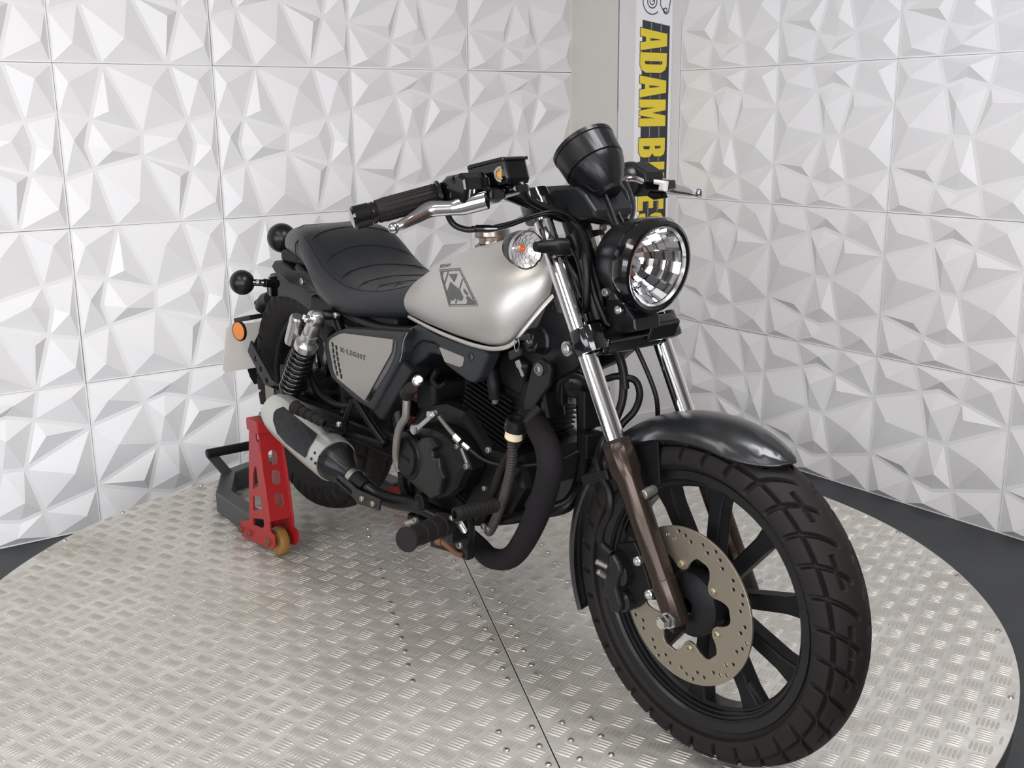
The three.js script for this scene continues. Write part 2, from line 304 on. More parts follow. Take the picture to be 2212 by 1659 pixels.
// ---------------------------------------------------------------- sign on the pillar
{
  const s0 = 2.073, s1 = 2.264, v0 = -0.46, v1 = 0.665, PX = 1500, cw = Math.round((s1 - s0) * PX), ch = Math.round((v1 - v0) * PX);
  const cv = document.createElement('canvas'); cv.width = cw; cv.height = ch;
  const c = cv.getContext('2d');
  const X = s => (s - s0) * PX, Y = v => (v - v0) * PX;
  c.fillStyle = '#f3f2f3'; c.fillRect(0, 0, cw, ch);
  c.fillStyle = '#33343d'; c.beginPath(); c.moveTo(X(2.107), Y(-0.186)); c.lineTo(X(2.25), Y(-0.168)); c.lineTo(X(2.25), Y(0.65)); c.lineTo(X(2.107), Y(0.65)); c.fill();
  c.fillStyle = '#9a9aa2'; for (const s of [2.152, 2.202]) c.fillRect(X(s), Y(-0.18), 0.0042 * PX, 0.83 * PX);
  // letters as polygons in a unit box: x along the text, y up the letter
  const a0 = 2.098, a1 = 2.238;
  const LET = {
    A: [[[0, 0], [0.36, 0], [0.4, 0.2], [0.6, 0.2], [0.64, 0], [1, 0], [0.78, 1], [0.22, 1]], [[0.44, 0.36], [0.56, 0.36], [0.5, 0.78]]],
    D: [[[0, 0], [0.62, 0], [0.86, 0.06], [1, 0.22], [1, 0.78], [0.86, 0.94], [0.62, 1], [0, 1]], [[0.42, 0.17], [0.56, 0.19], [0.58, 0.25], [0.58, 0.78], [0.55, 0.83], [0.42, 0.83]]],
    M: [[[0, 0], [0.3, 0], [0.3, 0.6], [0.41, 0], [0.59, 0], [0.7, 0.6], [0.7, 0], [1, 0], [1, 1], [0.6, 1], [0.5, 0.5], [0.4, 1], [0, 1]]],
    B: [[[0, 0], [0.7, 0], [0.94, 0.08], [1, 0.22], [0.98, 0.42], [0.8, 0.53], [0.95, 0.6], [0.97, 0.84], [0.85, 0.97], [0.65, 1], [0, 1]], [[0.42, 0.17], [0.56, 0.2], [0.58, 0.4], [0.42, 0.43]], [[0.42, 0.61], [0.55, 0.62], [0.55, 0.82], [0.42, 0.84]]],
    I: [[[0, 0], [1, 0], [1, 1], [0, 1]]],
    K: [[[0, 0], [0.4, 0], [0.4, 0.34], [0.62, 0], [1, 0], [0.68, 0.54], [0.98, 1], [0.6, 1], [0.4, 0.66], [0.4, 1], [0, 1]]],
    E: [[[0, 0], [1, 0], [1, 0.2], [0.46, 0.2], [0.46, 0.42], [0.88, 0.42], [0.88, 0.6], [0.46, 0.6], [0.46, 0.8], [0.97, 0.8], [0.97, 1], [0, 1]]],
    S: [[[0.02, 0.3], [0.04, 0.1], [0.3, 0], [0.72, 0], [0.96, 0.1], [1, 0.34], [0.9, 0.5], [0.5, 0.66], [0.42, 0.74], [0.46, 0.83], [0.56, 0.8], [0.56, 0.68], [0.96, 0.68], [0.94, 0.9], [0.7, 1], [0.3, 1], [0.06, 0.9], [0.02, 0.68], [0.12, 0.5], [0.5, 0.36], [0.58, 0.27], [0.54, 0.17], [0.44, 0.2], [0.44, 0.34]]],
  };
  const put = (ch_, t0, t1) => {
    c.beginPath();
    for (const poly of LET[ch_]) poly.forEach(([x, y], i) => { const px = X(a0 + (a1 - a0) * y), py = Y(t0 + (t1 - t0) * x); i ? c.lineTo(px, py) : c.moveTo(px, py); if (i === poly.length - 1) c.closePath(); });
    c.lineJoin = 'round'; c.lineWidth = 0.006 * PX; c.strokeStyle = '#2a2a31'; c.stroke(); c.fillStyle = '#ecd53c'; c.fill('evenodd');
  };
  [['A', -0.157, -0.073], ['D', -0.066, 0.01], ['A', 0.02, 0.104], ['M', 0.111, 0.214], ['B', 0.259, 0.335], ['I', 0.353, 0.384], ['K', 0.397, 0.47], ['E', 0.477, 0.544], ['S', 0.553, 0.63]].forEach(a => put(...a));
  // line drawing above the lettering: a wheel and a frame loop
  c.strokeStyle = '#33343d'; c.lineWidth = 0.0042 * PX; c.lineCap = 'round';
  const arc = (s, v, r, A, B) => { c.beginPath(); c.arc(X(s), Y(v), r * PX, A, B); c.stroke(); };
  arc(2.155, -0.255, 0.047, 0.9, 5.6); arc(2.155, -0.255, 0.024, -0.6, 3.6); arc(2.155, -0.255, 0.012, 0, 6.3);
  c.beginPath(); c.moveTo(X(2.157), Y(-0.255)); c.lineTo(X(2.2), Y(-0.3)); c.lineTo(X(2.198), Y(-0.245)); c.lineTo(X(2.215), Y(-0.222)); c.stroke();
  arc(2.228, -0.228, 0.015, -0.3, 3.3); arc(2.225, -0.226, 0.008, 0, 6.3);
  c.beginPath(); c.moveTo(X(2.243), Y(-0.23)); c.lineTo(X(2.255), Y(-0.29)); c.lineTo(X(2.2), Y(-0.36)); c.stroke();
  arc(2.2, -0.39, 0.045, 0.5, 5.8);
  const tex = new THREE.CanvasTexture(cv); tex.colorSpace = THREE.SRGBColorSpace; tex.anisotropy = 8;
  const t = thing('wall_sign', 'tall white sign with yellow letters reading ADAM BIKES on the corner pillar', 'sign');
  t.position.copy(LO); t.rotation.y = LA;
  const g = new THREE.PlaneGeometry(s1 - s0, v1 - v0); g.translate((s0 + s1) / 2, -(v0 + v1) / 2, 0.3035);
  mesh('printed_face', g, std(0xffffff, 0.45, 0, { map: tex }), t, { uv: true, label: 'yellow block letters on a dark strip' });
  mesh('backing', new THREE.BoxGeometry(s1 - s0, v1 - v0, 0.003).translate((s0 + s1) / 2, -(v0 + v1) / 2, 0.3015), plainWhite, t);
}

// ---------------------------------------------------------------- turntable
const GY = 0.0195; // deck level
const TC = V(-0.0833, GY, -2.276), TR = 1.1219, SEAM = 77.45 * Math.PI / 180;
{
  const t = thing('turntable', 'round aluminium tread-plate turntable under the motorcycle', 'turntable');
  t.position.copy(TC); t.rotation.y = -SEAM; // local x runs along the seam
  const plateTex = noiseTex(1024, (u, v) => {
    const n = fbm(u, v, 6), m = fbm(u + 0.37, v + 0.11, 24), k = fbm(u, v, 160, 2), st = Math.max(0, fbm(u + 0.6, v + 0.2, 10, 5) - 0.6) * 2.6;
    const b = 188 + 34 * (n - 0.5) + 30 * (m - 0.5) + 18 * (k - 0.5) - 40 * st;
    return [b + 3, b, b - 7 - 14 * st];
  }, true);
  const roughTex = noiseTex(512, (u, v) => { const n = 150 + 90 * (fbm(u, v, 12, 5) - 0.5); return [n, n, n]; });
  plateTex.repeat.set(0.42, 0.42); roughTex.repeat.set(1, 1);
  const pm = std(0xffffff, 0.85, 0.4, { map: plateTex, roughnessMap: roughTex });
  for (const s of [1, -1]) {
    const pts = []; const g0 = 0.0012 * s;
    for (let i = 0; i <= 96; i++) { const a = i / 96 * Math.PI * s; pts.push([TR * Math.cos(a), TR * Math.sin(a) + g0]); }
    const g = extr(pts, 0.004, { bevel: 0.0008, bs: 1 }); g.rotateX(-Math.PI / 2); g.translate(0, -0.004, 0);
    mesh('tread_plate', g, pm, t, { uv: true });
  }
  mesh('deck_rim', turn(V(0, -0.05, 0), V(0, 1, 0), [[0, TR - 0.03], [0, TR - 0.002], [0.045, TR - 0.002], [0.045, TR - 0.03]], 160, 0.3), M.grey, t);
  mesh('skirt', turn(V(0, FLOOR - GY, 0), V(0, 1, 0), [[0, TR - 0.05], [0.231, TR - 0.05]], 128), M.black, t);
  // raised five-bar tread
  const lens = (() => {
    const L = 0.0155, W = 0.0027, H = 0.0019, pos = [], idx = [], N = 8;
    for (let i = 0; i <= N; i++) { const u = -1 + 2 * i / N, k = Math.pow(1 - u * u, 0.55) || 0; for (const [w, h] of [[-1, 0], [-0.72, 0.85], [0, 1], [0.72, 0.85], [1, 0]]) pos.push(u * L, h * H * Math.sqrt(k), w * W * k); }
    for (let i = 0; i < N; i++) for (let j = 0; j < 4; j++) { const a = i * 5 + j; idx.push(a, a + 1, a + 5, a + 1, a + 6, a + 5); }
    const g = new THREE.BufferGeometry(); g.setAttribute('position', new THREE.Float32BufferAttribute(pos, 3)); g.setIndex(idx); g.computeVertexNormals(); return g;
  })();
  // lattice of blocks: the pitch along and across the seam
  const a1 = 0.0629, a2 = 0.0591, list = [];
  const lw = (px, py) => { const d = ray(px, py), k = (GY - EYE.y) / d.y; return V(EYE.x + d.x * k - TC.x, 0, EYE.z + d.z * k - TC.z).applyAxisAngle(V(0, 1, 0), SEAM); };
  const o = lw(1900 + 345 * 0.337, 1100 + 920 * 0.337);
  for (let i = -45; i <= 45; i++) for (let j = -45; j <= 45; j++) for (const h of [0, 1]) {
    const x = o.x + (i + h * 0.5) * a1, z = o.z + (j + h * 0.5) * a2;
    for (let b = -2; b <= 2; b++) {
      const ang = h ? -Math.PI / 4 : Math.PI / 4; // bars lie across the seam at half a right angle
      const cx = Math.cos(ang), sz = Math.sin(ang), bx = x + b * 0.0078 * -sz, bz = z + b * 0.0078 * cx;
      const far = Math.max(Math.hypot(bx + cx * 0.014, bz + sz * 0.014), Math.hypot(bx - cx * 0.014, bz - sz * 0.014));
      const sm = Math.min(Math.abs(bz + sz * 0.0155), Math.abs(bz - sz * 0.0155));
      if (far < TR - 0.004 && Math.sign(bz + sz * 0.0155) === Math.sign(bz - sz * 0.0155) && sm > 0.002) list.push([bx, bz, ang]);
    }
  }
  const barTex = std(0xb9b6ae, 0.45, 0.5);
  const im = new THREE.InstancedMesh(lens, barTex, list.length), mm = new THREE.Matrix4(), q = new THREE.Quaternion();
  list.forEach(([x, z, a], i) => { q.setFromAxisAngle(V(0, 1, 0), -a); mm.compose(V(x, 0, z), q, V(1, 0.8 + 0.3 * rnd(), 1)); im.setMatrixAt(i, mm); });
  im.name = 'tread_bars'; im.userData = { kind: 'stuff', label: 'raised five-bar tread pattern' }; im.castShadow = im.receiveShadow = true; t.add(im);
  // screws, where they sit in the plate
  const sg = turn(V(0, 0, 0), V(0, 1, 0), [[0, 0.0062], [0.0022, 0.0055], [0.0034, 0.0035], [0.0034, 0.0016], [0.002, 0.0016], [0.002, 0]], 12, 0.5);
  const zz = (x, y) => [740 + x * 0.3671, 1050 + y * 0.3671];
  const spots = [[655, 440], [683, 498], [743, 628], [778, 697], [805, 765], [842, 838], [877, 907], [908, 985], [945, 1073], [972, 1135], [1115, 1420], [1158, 1530], [1210, 1640], [820, 487], [885, 607], [927, 680], [960, 747], [995, 817], [1028, 886], [1068, 965], [1112, 1050], [1140, 1107], [1293, 1392], [1343, 1497], [1395, 1607], [150, 250], [155, 295], [208, 440], [222, 492], [237, 548], [280, 687], [293, 753], [320, 820], [345, 895], [368, 973], [385, 1055], [412, 1148], [918, 1447], [965, 1555], [1140, 298], [1172, 343], [1208, 390], [1250, 452], [1327, 563], [1378, 634], [1423, 698], [1462, 1368], [1520, 1470], [1580, 1582]].map(p => zz(...p));
  for (const p of [[102, 1189], [140, 1167], [265, 1107], [435, 1049], [1940, 1150], [2069, 1244], [2157, 1363], [2184, 1507], [1790, 1079]]) spots.push(p);
  for (const p of spots) { const w = lw(...p); const m = new THREE.Mesh(sg, M.steel); m.name = 'screw'; m.position.copy(w); m.castShadow = m.receiveShadow = true; t.add(m); }
}

// ---------------------------------------------------------------- motorcycle: coordinates x forward, y up, z to the rider's right
const TH = 53.6 * Math.PI / 180, THS = 50.15 * Math.PI / 180, FORE = V(0.323, 0, -1.627);
const bike = thing('motorcycle', 'silver and black motorcycle standing on the turntable', 'motorcycle');
bike.position.copy(FORE); bike.rotation.y = -TH;
bike.updateMatrixWorld(true);
const steerM = new THREE.Matrix4().makeRotationY(TH - THS);
function onPlane(px, py, w, th) { // pixel -> local point on the vertical plane at sideways distance w
  const f = V(Math.cos(th), 0, Math.sin(th)), n = V(-Math.sin(th), 0, Math.cos(th)), d = ray(px, py), o = EYE.clone().sub(FORE);
  const k = (w - o.dot(n)) / d.dot(n), q = o.addScaledVector(d, k);
  return V(q.dot(f), q.y, w);
}
const P = (px, py, w) => onPlane(px, py, w, TH);          // frame
const SL = (px, py, w) => onPlane(px, py, w, THS);        // steered parts, before the steering turn
const S = (px, py, w) => SL(px, py, w).applyMatrix4(steerM);
const atX = (px, py, X) => { // pixel -> local point on the cross plane at distance X
  const f = V(Math.cos(TH), 0, Math.sin(TH)), n = V(-Math.sin(TH), 0, Math.cos(TH)), d = ray(px, py), o = EYE.clone().sub(FORE);
  const k = (X - o.dot(f)) / d.dot(f), q = o.addScaledVector(d, k); return V(X, q.y, q.dot(n));
};
const mir = p => V(p.x, p.y, -p.z);
const Zm = (ox, oy, s) => (l => l.map(([x, y]) => [ox + x * s, oy + y * s]));
// flat plate cut to a pixel outline on the plane at w (outer face), th thick
function plate(px, w, th, o = {}) {
  const pt = o.steer ? SL : P, q = px.map(([x, y]) => { const p = pt(x, y, w); return [p.x, p.y]; });
  const holes = (o.holes ?? []).map(([x, y, r]) => { const p = pt(x, y, w); return ring(p.x, p.y, r, 14); });
  const ph = (o.cut ?? []).map(h => h.map(([x, y]) => { const p = pt(x, y, w); return [p.x, p.y]; }));
  const g = extr(shapeOf(q, [...holes, ...ph]), th, { bevel: o.bevel ?? 0.0015 });
  g.translate(0, 0, w - th);
  if (o.mirror) { g.scale(1, 1, -1); return flipWinding(g); }
  return o.steer ? g.applyMatrix4(steerM) : g;
}
const smesh = (n, g, m, p, o = {}) => mesh(n, g, m, p, { ...o, mat4: steerM });
const FA = V(0, 0.302, 0), RAX = V(-1.375, 0.37, 0), ZX = V(0, 0, 1), XX = V(1, 0, 0), YX = V(0, 1, 0);

// ---- wheels
function tyre(C, R, hw, rim, N, front) {
  const prof = new THREE.CatmullRomCurve3([V(rim, hw * 0.66, 0), V(rim + 0.012, hw * 0.82, 0), V(R - 0.055, hw * 1.0, 0), V(R - 0.036, hw * 0.99, 0), V(R - 0.019, hw * 0.83, 0), V(R - 0.0055, hw * 0.45, 0), V(R, 0, 0), V(R - 0.0055, -hw * 0.45, 0), V(R - 0.019, -hw * 0.83, 0), V(R - 0.036, -hw * 0.99, 0), V(R - 0.055, -hw, 0), V(rim + 0.012, -hw * 0.82, 0), V(rim, -hw * 0.66, 0)], false, 'centripetal');
  const nl = front ? 96 : 64, na = front ? 1120 : 720, pos = [], idx = [];
  const band = (d, w) => { const t = Math.abs(d) / w; return t < 0.7 ? 1 : t < 1.15 ? (1.15 - t) / 0.45 : 0; };
  const depth = (phi, l) => { // l: -1..1 across the tread
    const s = l >= 0 ? 0 : 0.5, a = Math.abs(l); if (a > 0.985) return 0;
    const per = 2 * Math.PI / N, wr = x => x - per * Math.round(x / per);
    let d = 0;
    if (front) {
      const k = (0.97 - a) / 0.97, c = wr(phi + per * s + per * (0.1 * k + 0.95 * k * k));
      if (a > 0.1 && a < 0.97) d = Math.max(d, band(c, 0.0044 / R) * (a > 0.88 ? (0.97 - a) / 0.09 : 1));
      if (Math.abs(a - 0.62) < 0.08) d = Math.max(d, band(a - 0.62, 0.034));
      if (Math.abs(a - 0.3) < 0.08 && Math.sin(phi * N / 2) > 0) d = Math.max(d, band(a - 0.3, 0.034));
    } else {
      const c = wr(phi + per * s + per * 0.5 * (1 - a) * (1 - a));
      if (a > 0.2) d = Math.max(d, band(c, 0.0055 / R));
      d = Math.max(d, band(a - 0.3, 0.03));
    }
    return d * 0.008;
  };
  for (let j = 0; j <= nl; j++) {
    const t = j / nl, p = prof.getPointAt(t), tg = prof.getTangentAt(t), nr = [-tg.y, tg.x]; // outward normal in (r, w)
    const l = (0.5 - t) / (front ? 0.375 : 0.34), tread = Math.abs(l) < 1;
    for (let i = 0; i < na; i++) {
      const phi = i / na * 2 * Math.PI, d = tread ? depth(phi, l) : 0, r = p.x - Math.abs(nr[0]) * d, w = p.y - Math.sign(p.y) * Math.abs(nr[1]) * d;
      pos.push(C.x + r * Math.cos(phi), C.y + r * Math.sin(phi), C.z + w);
    }
  }
  for (let j = 0; j < nl; j++) for (let i = 0; i < na; i++) { const a = j * na + i, b = j * na + (i + 1) % na; idx.push(a, b, a + na, b, b + na, a + na); }
  const g = new THREE.BufferGeometry(); g.setAttribute('position', new THREE.Float32BufferAttribute(pos, 3)); g.setIndex(idx); g.computeVertexNormals();
  return g;
}
function wheelRim(C, f, hw) { // f flange radius
  return turn(C.clone().add(V(0, 0, -hw)), ZX, [[0, f - 0.016], [-0.001, f - 0.002], [0.003, f], [0.006, f - 0.004], [0.012, f - 0.014], [hw - 0.012, f - 0.024], [hw + 0.012, f - 0.024], [2 * hw - 0.012, f - 0.014], [2 * hw - 0.006, f - 0.004], [2 * hw - 0.003, f], [2 * hw + 0.001, f - 0.002], [2 * hw, f - 0.016], [2 * hw - 0.004, f - 0.02], [2 * hw - 0.008, f - 0.021], [2 * hw - 0.0085, f - 0.024], [2 * hw - 0.015, f - 0.025], [2 * hw - 0.0155, f - 0.028], [2 * hw - 0.022, f - 0.029], [hw + 0.013, f - 0.034], [hw - 0.013, f - 0.034], [0.022, f - 0.029], [0.008, f - 0.021], [0.004, f - 0.02], [0, f - 0.016]], 128, 0.35);
}
const spoke = (C, ang, r0, r1) => {
  const q = [[r0, -0.015], [r0, 0.015], [r0 + 0.03, 0.0125], [r1 - 0.03, 0.0135], [r1 - 0.006, 0.018], [r1 + 0.004, 0.026], [r1 + 0.004, -0.026], [r1 - 0.006, -0.018], [r1 - 0.03, -0.0135], [r0 + 0.03, -0.0125]];
  const g = extr(q, 0.03, { bevel: 0.004 }); g.translate(0, 0, -0.015); g.rotateZ(ang); g.translate(C.x, C.y, C.z); return g;
};
function discShape(ro, ri, rb, n, a0) {
  const pts = []; const per = 2 * Math.PI / n;
  for (let k = 0; k < n; k++) { const a = a0 + k * per; for (const [r, d] of [[ri, -per * 0.37], [ri - 0.004, -per * 0.31], [rb + 0.006, -per * 0.23], [rb - 0.006, -per * 0.15], [rb - 0.01, -per * 0.05], [rb - 0.01, per * 0.05], [rb - 0.006, per * 0.15], [rb + 0.006, per * 0.23], [ri - 0.004, per * 0.31], [ri, per * 0.37], [ri + 0.001, per * 0.44]]) pts.push([r * Math.cos(a + d), r * Math.sin(a + d)]); }
  const holes = [pts];
  const H = 30; for (let k = 0; k < H; k++) { const a = a0 + k * 2 * Math.PI / H; const w = k % 3; holes.push(ring((ro - 0.008 - 0.006 * w) * Math.cos(a), (ro - 0.008 - 0.006 * w) * Math.sin(a), 0.0032, 10)); if (w !== 1) holes.push(ring((ro - 0.021 + 0.004 * w) * Math.cos(a + 0.1), (ro - 0.021 + 0.004 * w) * Math.sin(a + 0.1), 0.0032, 10)); }
  return shapeOf(ring(0, 0, ro, 120), holes);
}
{
  const w = group('front_wheel', bike);
  smesh('tyre', tyre(FA, 0.281, 0.0525, 0.211, 33, true), M.rubber, w);
  smesh('rim', wheelRim(FA, 0.217, 0.039), M.satin, w);
  for (let k = 0; k < 10; k++) smesh('spoke', spoke(FA, (122 - 36 * k) * Math.PI / 180, 0.04, 0.187), M.black, w);
  smesh('hub', turn(FA.clone().add(V(0, 0, -0.062)), ZX, [[0, 0.012], [0, 0.03], [0.004, 0.034], [0.03, 0.036], [0.04, 0.048], [0.082, 0.046], [0.09, 0.054], [0.118, 0.054], [0.12, 0.05], [0.126, 0.036], [0.128, 0.014]], 40), M.black, w);
  const dg = extr(discShape(0.1305, 0.0885, 0.0695, 6, 99 * Math.PI / 180), 0.0042, { bevel: 0.0004, bs: 1 }); dg.translate(FA.x, FA.y, 0.0605);
  smesh('brake_disc', dg, M.disc, w, { label: 'drilled steel brake disc' });
  for (let k = 0; k < 6; k++) { const a = (99 - 60 * k) * Math.PI / 180; smesh('disc_bolt', bolt(V(0.0695 * Math.cos(a), 0.302 + 0.0695 * Math.sin(a), 0.0645), ZX, 0.0062, 0.005), M.gold, w); }
  const va = -52 * Math.PI / 180, vd = V(-Math.cos(va), -Math.sin(va), 0.25).normalize();
  smesh('valve', turn(V(0.186 * Math.cos(va), 0.302 + 0.186 * Math.sin(va), 0.004), vd, [[0, 0.007], [0.008, 0.0062], [0.01, 0.0045], [0.026, 0.0042], [0.027, 0.0052], [0.04, 0.0052], [0.042, 0.003], [0.042, 0]], 12, 0.3), M.rubber, w);
}
{
  const w = group('rear_wheel', bike);
  mesh('tyre', tyre(RAX, 0.3075, 0.066, 0.2, 40, false), M.rubber, w);
  mesh('rim', wheelRim(RAX, 0.205, 0.045), M.black, w);
  for (let k = 0; k < 10; k++) mesh('spoke', spoke(RAX, (100 - 36 * k) * Math.PI / 180, 0.05, 0.176), M.gloss, w);
  mesh('hub', turn(RAX.clone().add(V(0, 0, -0.07)), ZX, [[0, 0.012], [0, 0.05], [0.01, 0.06], [0.13, 0.065], [0.14, 0.05], [0.14, 0.012]], 40), M.satin, w);
}
// ---- front fork
const FKW = 0.089;
const fTop = SL(1196, 548, FKW), fSeal = SL(1331, 955, FKW), fEnd = SL(1466, 1350, FKW - 0.002);
const fDir = fSeal.clone().sub(fTop).normalize();
{
  const g = group('front_fork', bike);
  for (const s of [1, -1]) {
    const m = v => V(v.x, v.y, v.z * s);
    const top = fTop.clone().addScaledVector(fDir, -0.105);
    smesh('fork_tube', cyl(m(top), m(fSeal.clone().addScaledVector(fDir, 0.02)), 0.0163, 36), M.chrome, g, { label: 'polished chrome fork tube' });
    smesh('fork_slider', turn(m(fSeal), m(fEnd).sub(m(fSeal)), [[0, 0.0165], [0, 0.0225], [0.002, 0.0245], [0.012, 0.0245], [0.014, 0.0255], [0.05, 0.0255], [0.062, 0.0212], [0.13, 0.0205], [0.21, 0.0196], [fEnd.distanceTo(fSeal) - 0.075, 0.0198], [fEnd.distanceTo(fSeal) - 0.074, 0.0206], [fEnd.distanceTo(fSeal) - 0.004, 0.0206], [fEnd.distanceTo(fSeal), 0.018], [fEnd.distanceTo(fSeal), 0]], 40), M.bronze, g, { label: 'dark bronze fork slider' });
    smesh('dust_seal', turn(m(fSeal.clone().addScaledVector(fDir, -0.004)), m(fDir), [[0, 0.0166], [0, 0.0225], [0.003, 0.0235], [0.005, 0.0235]], 32), M.rubber, g);
    // axle lug behind the slider
    const lug = [V(0.0, 0.309, 0), V(-0.015, 0.306, 0), V(-0.019, 0.29, 0), V(-0.008, 0.272, 0), V(0.01, 0.268, 0)];
    const lg = extr(lug.map(p => [p.x, p.y]), 0.032, { bevel: 0.004 }); lg.translate(0, 0, s > 0 ? FKW - 0.018 : -FKW - 0.016);
    smesh('axle_lug', lg, M.bronze, g);
    smesh('fender_stay_boss', cyl(m(SL(1388, 1070, FKW)), m(SL(1413, 1057, FKW - 0.03)), 0.0085), M.dull, g);
  }
  smesh('axle', [turn(V(0.002, 0.291, -0.12), ZX, [[0, 0], [0, 0.009], [0.235, 0.009], [0.235, 0]], 20), turn(V(0.002, 0.291, FKW + 0.016), ZX, [[0, 0.0145], [0.003, 0.0145], [0.0035, 0.0115], [0.012, 0.0115], [0.013, 0.0095], [0.021, 0.009], [0.022, 0]], 6, 0.3)], M.chrome, g, { label: 'chrome axle nut' });
  // lower yoke
  const cR = SL(1272, 735, FKW), dir = fDir.clone().negate();
  const yoke = [];
  for (const s of [1, -1]) yoke.push(turn(V(cR.x, cR.y, FKW * s).addScaledVector(dir, -0.021), dir, [[0, 0.0165], [0, 0.0265], [0.003, 0.028], [0.039, 0.028], [0.042, 0.0265], [0.042, 0.0165]], 36));
  yoke.push(box(V(cR.x - 0.012, cR.y - 0.002, 0), 0.07, 0.032, 0.14, 0.008, new THREE.Euler(0, 0, -0.38)), box(V(cR.x + 0.022, cR.y + 0.006, -0.055), 0.03, 0.036, 0.07, 0.006, new THREE.Euler(0, 0, -0.38)));
  smesh('lower_yoke', yoke, M.gloss, g);
  smesh('pinch_bolt', [bolt(SL(1226, 753, FKW + 0.026), ZX, 0.0085), bolt(SL(1226, 753, FKW + 0.022), ZX, 0.0125, 0.004)], M.alu, g);
  // upper yoke and fork caps
  const tR = fTop.clone().addScaledVector(fDir, -0.075), uy = [];
  for (const s of [1, -1]) uy.push(turn(V(tR.x, tR.y, FKW * s).addScaledVector(dir, -0.014), dir, [[0, 0.017], [0, 0.0275], [0.002, 0.029], [0.03, 0.029], [0.036, 0.026], [0.05, 0.024], [0.052, 0.018], [0.052, 0]], 36));
  uy.push(box(V(tR.x - 0.02, tR.y + 0.012, 0), 0.085, 0.024, 0.17, 0.006, new THREE.Euler(0, 0, -0.38)));
  smesh('upper_yoke', uy, M.gloss, g);
  for (const q of [bolt(SL(1148, 500, FKW + 0.03), ZX, 0.006), bolt(SL(1290, 515, 0.02), V(0.4, -0.9, 0), 0.011, 0.02), bolt(SL(1302, 492, 0), V(0.9, 0.1, 0.2), 0.006)]) smesh('yoke_bolt', q, M.dull, g);
  smesh('steering_stem', cyl(V(tR.x - 0.028, tR.y + 0.02, 0), V(cR.x - 0.03, cR.y - 0.02, 0), 0.024), M.frame, g);
  smesh('fork_reflector_bracket', [rod([SL(1203, 536, FKW), SL(1209, 553, FKW)], 0.0195, { rad: 24 })], M.black, g);
}
// ---- front mudguard
{
  const sec = (ang, R, hw, dip) => { const a = ang * Math.PI / 180, out = []; for (let i = -8; i <= 8; i++) { const t = i / 8, w = hw * Math.sin(t * 1.35) / Math.sin(1.35), r = R - dip * (1 - Math.cos(t * 1.35)) / (1 - Math.cos(1.35)); out.push(V(FA.x + r * Math.cos(a), FA.y + r * Math.sin(a), w)); } return out; };
  const rows = [], inner = [], tab = [[61, 0.006], [62.5, 0.02], [66, 0.037], [71, 0.051], [77, 0.06], [86, 0.064], [110, 0.066], [150, 0.062], [185, 0.058], [203, 0.055]];
  for (let a = 61; a <= 203; a += (a < 70 ? 1.5 : 3)) { const R = interp([[61, 0.3], [70, 0.301], [85, 0.303], [110, 0.304], [203, 0.308]], a), hw = interp(tab, a), d = Math.min(0.034, hw * 0.56); rows.push(sec(a, R, hw, d)); inner.push(sec(a, R - 0.004, Math.max(hw - 0.003, 0.001), d)); }
  const rings = rows.map((r, i) => [...r, ...inner[i].slice().reverse()]);
  smesh('front_mudguard', loft(rings, { caps: true, crease: 0.7 }), phy(0x1b1d1f, 0.3, 0.35, { clearcoat: 0.35, clearcoatRoughness: 0.3 }), bike, { label: 'satin black front mudguard' });
  const st = group('mudguard_stay', bike);
  smesh('stay_plate', plate([[1352, 955], [1420, 945], [1425, 1045], [1392, 1052], [1372, 1010]], 0.064, 0.004, { steer: false }).applyMatrix4(steerM.clone().invert()), M.black, st);
}
// ---- brake caliper
{
  const g = group('front_caliper', bike);
  const z = Zm(1240, 1080, 0.2411);
  smesh('caliper_body', [extrS(z([[300, 480], [350, 490], [395, 560], [420, 640], [385, 720], [375, 800], [415, 940], [410, 1000], [380, 1020], [320, 1000], [300, 900], [260, 860], [230, 830], [270, 780], [265, 690], [300, 620]]), 0.1, 0.04)], M.satin, g);
  smesh('caliper_bracket', [extrS(z([[390, 390], [540, 370], [600, 500], [680, 760], [720, 900], [640, 900], [560, 970], [420, 1010], [380, 850], [420, 700], [390, 520]]), 0.075, 0.012)], M.black, g);
  smesh('caliper_piston_housing', [turn(SL(1240 + 470 * 0.2411, 1080 + 890 * 0.2411, 0.075), ZX, [[0, 0.02], [0.012, 0.019], [0.014, 0.016], [0.014, 0]], 24), turn(SL(1240 + 450 * 0.2411, 1080 + 640 * 0.2411, 0.075), ZX, [[0, 0.024], [0.016, 0.022], [0.018, 0.018], [0.018, 0]], 24)], M.satin, g);
  smesh('caliper_bolt', bolt(SL(1380, 1211, 0.08), ZX, 0.0085), M.alu, g);
  smesh('caliper_bolt', bolt(SL(1405, 1283, 0.08), ZX, 0.0085), M.alu, g);
  smesh('bleed_screw', [cyl(SL(1287, 1212, 0.11), SL(1312, 1224, 0.095), 0.005), cyl(SL(1291, 1234, 0.11), SL(1310, 1246, 0.095), 0.005)], M.dull, g);
  smesh('brake_hose', rod([SL(1320, 1195, 0.095), SL(1299, 1172, 0.1), SL(1302, 1140, 0.105), SL(1318, 1100, 0.108), SL(1316, 1060, 0.105), SL(1300, 1030, 0.1), SL(1292, 1000, 0.09), SL(1300, 960, 0.06), SL(1330, 905, 0.03), SL(1345, 860, 0.015), SL(1345, 800, 0.01), SL(1330, 750, 0.02), SL(1310, 690, 0.03)], 0.0072, { seg: 90 }), M.cable, g);
  smesh('hose_clamp', [bar(SL(1262, 1037, 0.1), SL(1318, 1024, 0.1), 0.018, 0.014)], M.black, g);
}
